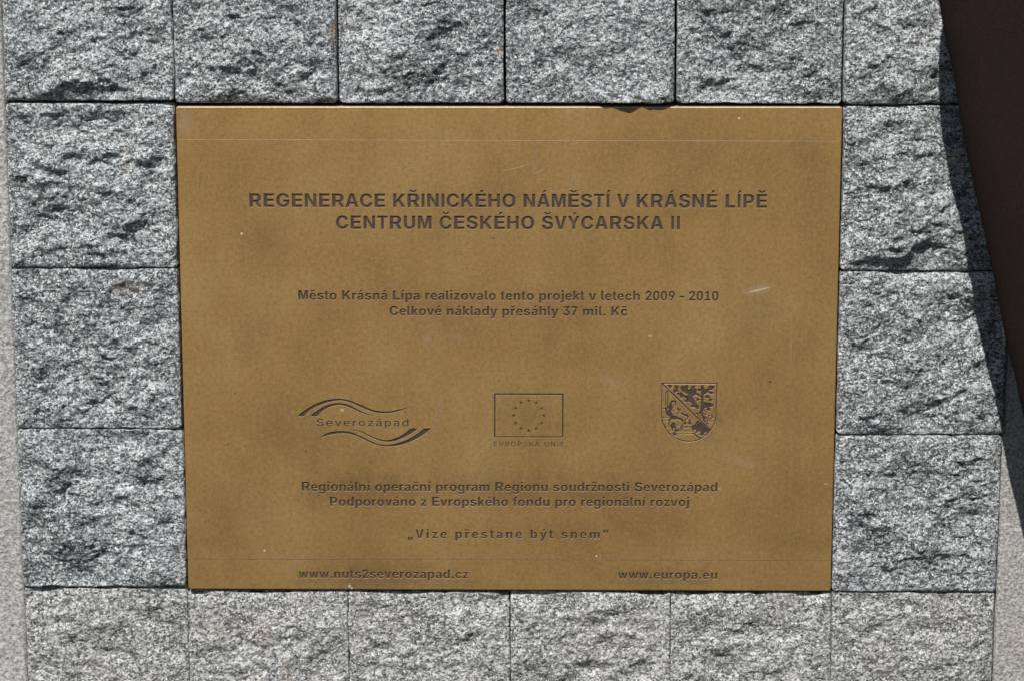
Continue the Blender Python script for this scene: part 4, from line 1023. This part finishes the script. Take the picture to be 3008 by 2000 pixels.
cut_poly([(425, 1180), (465, 1180), (470, 1280), (440, 1260)], 0)
cut_poly([(300, 750), (335, 740), (330, 790), (310, 790)], 0)
for P, w in (
    ([(268, 740), (268, 400), (280, 365), (295, 352), (308, 365), (316, 400), (312, 700)], 12), ([(218, 742), (270, 742)], 20),
    ([(345, 1060), (340, 1110), (368, 1130)], 11), ([(380, 1110), (410, 1062), (450, 1062), (490, 1110), (500, 1150)], 10), ([(530, 1010), (555, 1050), (530, 1100), (550, 1120)], 10),
    ([(650, 1050), (610, 1130), (560, 1215)], 11), ([(585, 1220), (625, 1145), (665, 1100)], 11), ([(195, 940), (350, 940)], 11), ([(195, 1000), (335, 1000), (335, 1100)], 11),
    ([(265, 1152), (370, 1150)], 11), ([(318, 1240), (425, 1240)], 11), ([(350, 1290), (440, 1290)], 11), ([(520, 1245), (600, 1236), (865, 1240)], 11), ([(515, 1290), (880, 1286)], 11),
    ([(600, 1225), (640, 1158), (820, 1150), (870, 1232)], 10), ([(665, 1140), (820, 1130)], 8), ([(680, 1010), (690, 988), (790, 990), (800, 1030), (830, 1110)], 10), ([(690, 1010), (720, 1080), (760, 1080), (785, 1010)], 8),
    ([(400, 800), (440, 800), (450, 760), (520, 750), (550, 790), (540, 840), (470, 880)], 9), ([(520, 900), (540, 840), (580, 830)], 9),
    ([(1095, 840), (1150, 880), (1230, 890), (1275, 880), (1300, 940), (1270, 940), (1240, 990), (1220, 1040), (1270, 1040)], 11), ([(960, 870), (1000, 930), (1050, 980)], 11), ([(1010, 880), (1060, 960)], 9),
    ([(1080, 940), (1090, 1010), (1140, 1040), (1160, 1090), (1210, 1130)], 11), ([(1150, 920), (1180, 1000), (1180, 1060), (1230, 1090)], 11), ([(1200, 900), (1215, 960), (1210, 1010)], 10),
    ([(1110, 960), (1130, 1020), (1170, 1020)], 9), ([(1110, 750), (1130, 810), (1190, 850)], 9), ([(430, 620), (440, 680), (430, 720)], 8),
    ([(470, 480), (450, 400), (440, 290)], 7), ([(640, 520), (720, 600), (800, 680)], 8),
):
    cut_line(P, w)
mask[:2] = mask[-2:] = 0
mask[:, :2] = mask[:, -2:] = 0
sm = mask.copy()
for _ in range(1):
    sm[1:-1, 1:-1] = (sm[1:-1, 1:-1] * 4 + sm[:-2, 1:-1] + sm[2:, 1:-1] + sm[1:-1, :-2] + sm[1:-1, 2:]) / 8
oc = np.array([(CAPX0 + CAPX1) / 2, (CZ0 + CZ1) / 2])
idx = np.arange(nx * nz).reshape(nz, nx)
Q = np.stack([idx[:-1, :-1], idx[:-1, 1:], idx[1:, 1:], idx[1:, :-1]], -1).reshape(-1, 4)
cell = np.stack([sm[:-1, :-1], sm[:-1, 1:], sm[1:, 1:], sm[1:, :-1]], -1)
lo_, hi_ = cell.min(-1).ravel(), cell.max(-1).ravel()
mi = np.where(lo_ > 0.55, 1, np.where((hi_ > 0.30) & (hi_ - lo_ > 0.25), np.where(cell.mean(-1).ravel() > 0.5, 1, 2), 0))
V = np.stack([GX - oc[0], sm * 0.5, GZ - oc[1]], -1).reshape(-1, 3)
coat = link('coat_of_arms', quad_mesh('coat_of_arms', V, Q, [M['brass'], M['paint'], M['brass_edge']], mi, False), plaque, (oc[0], 0, oc[1]))
tag(coat, 'engraved shield parted slantwise, with a seated figure holding a sword and a leafy tree')
HOLES.append(np.array([(CAPX0, CZ0), (CAPX1, CZ0), (CAPX1, CZ1), (CAPX0, CZ1)]))


# the plate: face with every engraved shape cut out, rounded arris, sides
def rrect(x0, x1, z0, z1, r, k=5):
    out = []
    for cx, cz, a0 in ((x1 - r, z0 + r, -90), (x1 - r, z1 - r, 0), (x0 + r, z1 - r, 90), (x0 + r, z0 + r, 180)):
        for i in range(k + 1):
            a = math.radians(a0 + 90 * i / k)
            out.append((cx + r * math.cos(a), cz + r * math.sin(a)))
    return np.array(out)


def dense(P, step=4):
    out = []
    for a_, b_ in zip(P, np.roll(P, -1, 0)):
        n_ = max(1, int(np.linalg.norm(b_ - a_) / step))
        out += [a_ + (b_ - a_) * i / n_ for i in range(n_)]
    return np.array(out)


outline = dense(rrect(-PW, PW, PB, PT, 1.5))
rings = [(0.75, 0.0), (0.38, 0.10), (0.12, 0.35), (0.0, 0.8), (0.0, 12.0)]
face = offset(outline, -rings[0][0])
Vf, Ff = fill_cdt([face] + HOLES, 0.0)
V = [tuple(v) for v in Vf]
F = list(Ff)
mi = [0] * len(F)
n_ = len(outline)
nzr = 0.10 * fbm(outline[:, 0], outline[:, 1], 14, 3, 77)
prev = None
for k, (ins, y) in enumerate(rings):
    P = offset(outline, -ins)
    s0 = len(V)
    V += [(p[0], y, p[1]) for p in P]
    if prev is not None:
        F += [(prev + i, prev + (i + 1) % n_, s0 + (i + 1) % n_, s0 + i) for i in range(n_)]
        mi += [1 if outline[i][1] > PT - 1.2 else 0 for i in range(n_)]  # painted rim highlight only along the top, where the sun catches it
    prev = s0
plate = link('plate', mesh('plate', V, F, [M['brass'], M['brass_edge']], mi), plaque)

# ---------------------------------------------------------------- the dark cloth at the right edge
EDGE = np.array([(-160, 331), (-100, 317), (-50, 305), (-17, 296), (5, 290.5), (24, 285), (56, 278), (92, 269), (126, 260.5), (148, 255.5), (161, 253.5), (179, 249.5),
                 (195, 245), (215, 241), (234, 236.5), (247, 235), (278, 234.5), (295, 237), (330, 246), (380, 262), (430, 280)], float)
zs = np.linspace(-158, 428, 150)
xe = np.interp(zs, EDGE[:, 0], EDGE[:, 1])
ker = np.hanning(7)
ker /= ker.sum()
xe = np.convolve(np.pad(xe, 3, mode='edge'), ker, 'valid')
na = 64
th = np.linspace(0, 2 * math.pi, na, endpoint=False)
V = []
for z, x in zip(zs, xe):
    rx, ry = 78 + 6 * math.sin(z / 120), 27 + 2 * math.sin(z / 60)
    fold = 1 + 0.05 * np.sin(3 * th + z / 34) * (0.5 - 0.5 * np.cos(th)) * (1 - np.exp(-((th - math.pi) / 0.6) ** 2))
    V.append(np.stack([x + rx + rx * np.cos(th), -80 + ry * np.sin(th) * fold, np.full(na, z)], 1))
V = np.concatenate(V)
i, j = np.meshgrid(np.arange(len(zs) - 1), np.arange(na), indexing='ij')
Q = np.stack([i * na + j, i * na + (j + 1) % na, (i + 1) * na + (j + 1) % na, (i + 1) * na + j], -1).reshape(-1, 4)
nv = len(V)
V = np.vstack([V, V[:na].mean(0), V[-na:].mean(0)])
j = np.arange(na)
# close both ends with quads folded to the middle
Q = np.vstack([Q, np.stack([j[::2], np.full(na // 2, nv), (j[::2] + 2) % na, (j[::2] + 1) % na], -1),
               np.stack([nv - na + j[::2], nv - na + (j[::2] + 1) % na, nv - na + (j[::2] + 2) % na, np.full(na // 2, nv + 1)], -1)])
o = link('hanging_cloth', quad_mesh('hanging_cloth', V, Q, [M['cloth']]))
tag(o, 'dark brown finely knitted cloth hanging blurred in front of the stones at the right edge', 'cloth')

print('stones', len(STONES), 'holes', len(HOLES), 'objects', len(bpy.data.objects), 'verts', sum(len(m.vertices) for m in bpy.data.meshes))
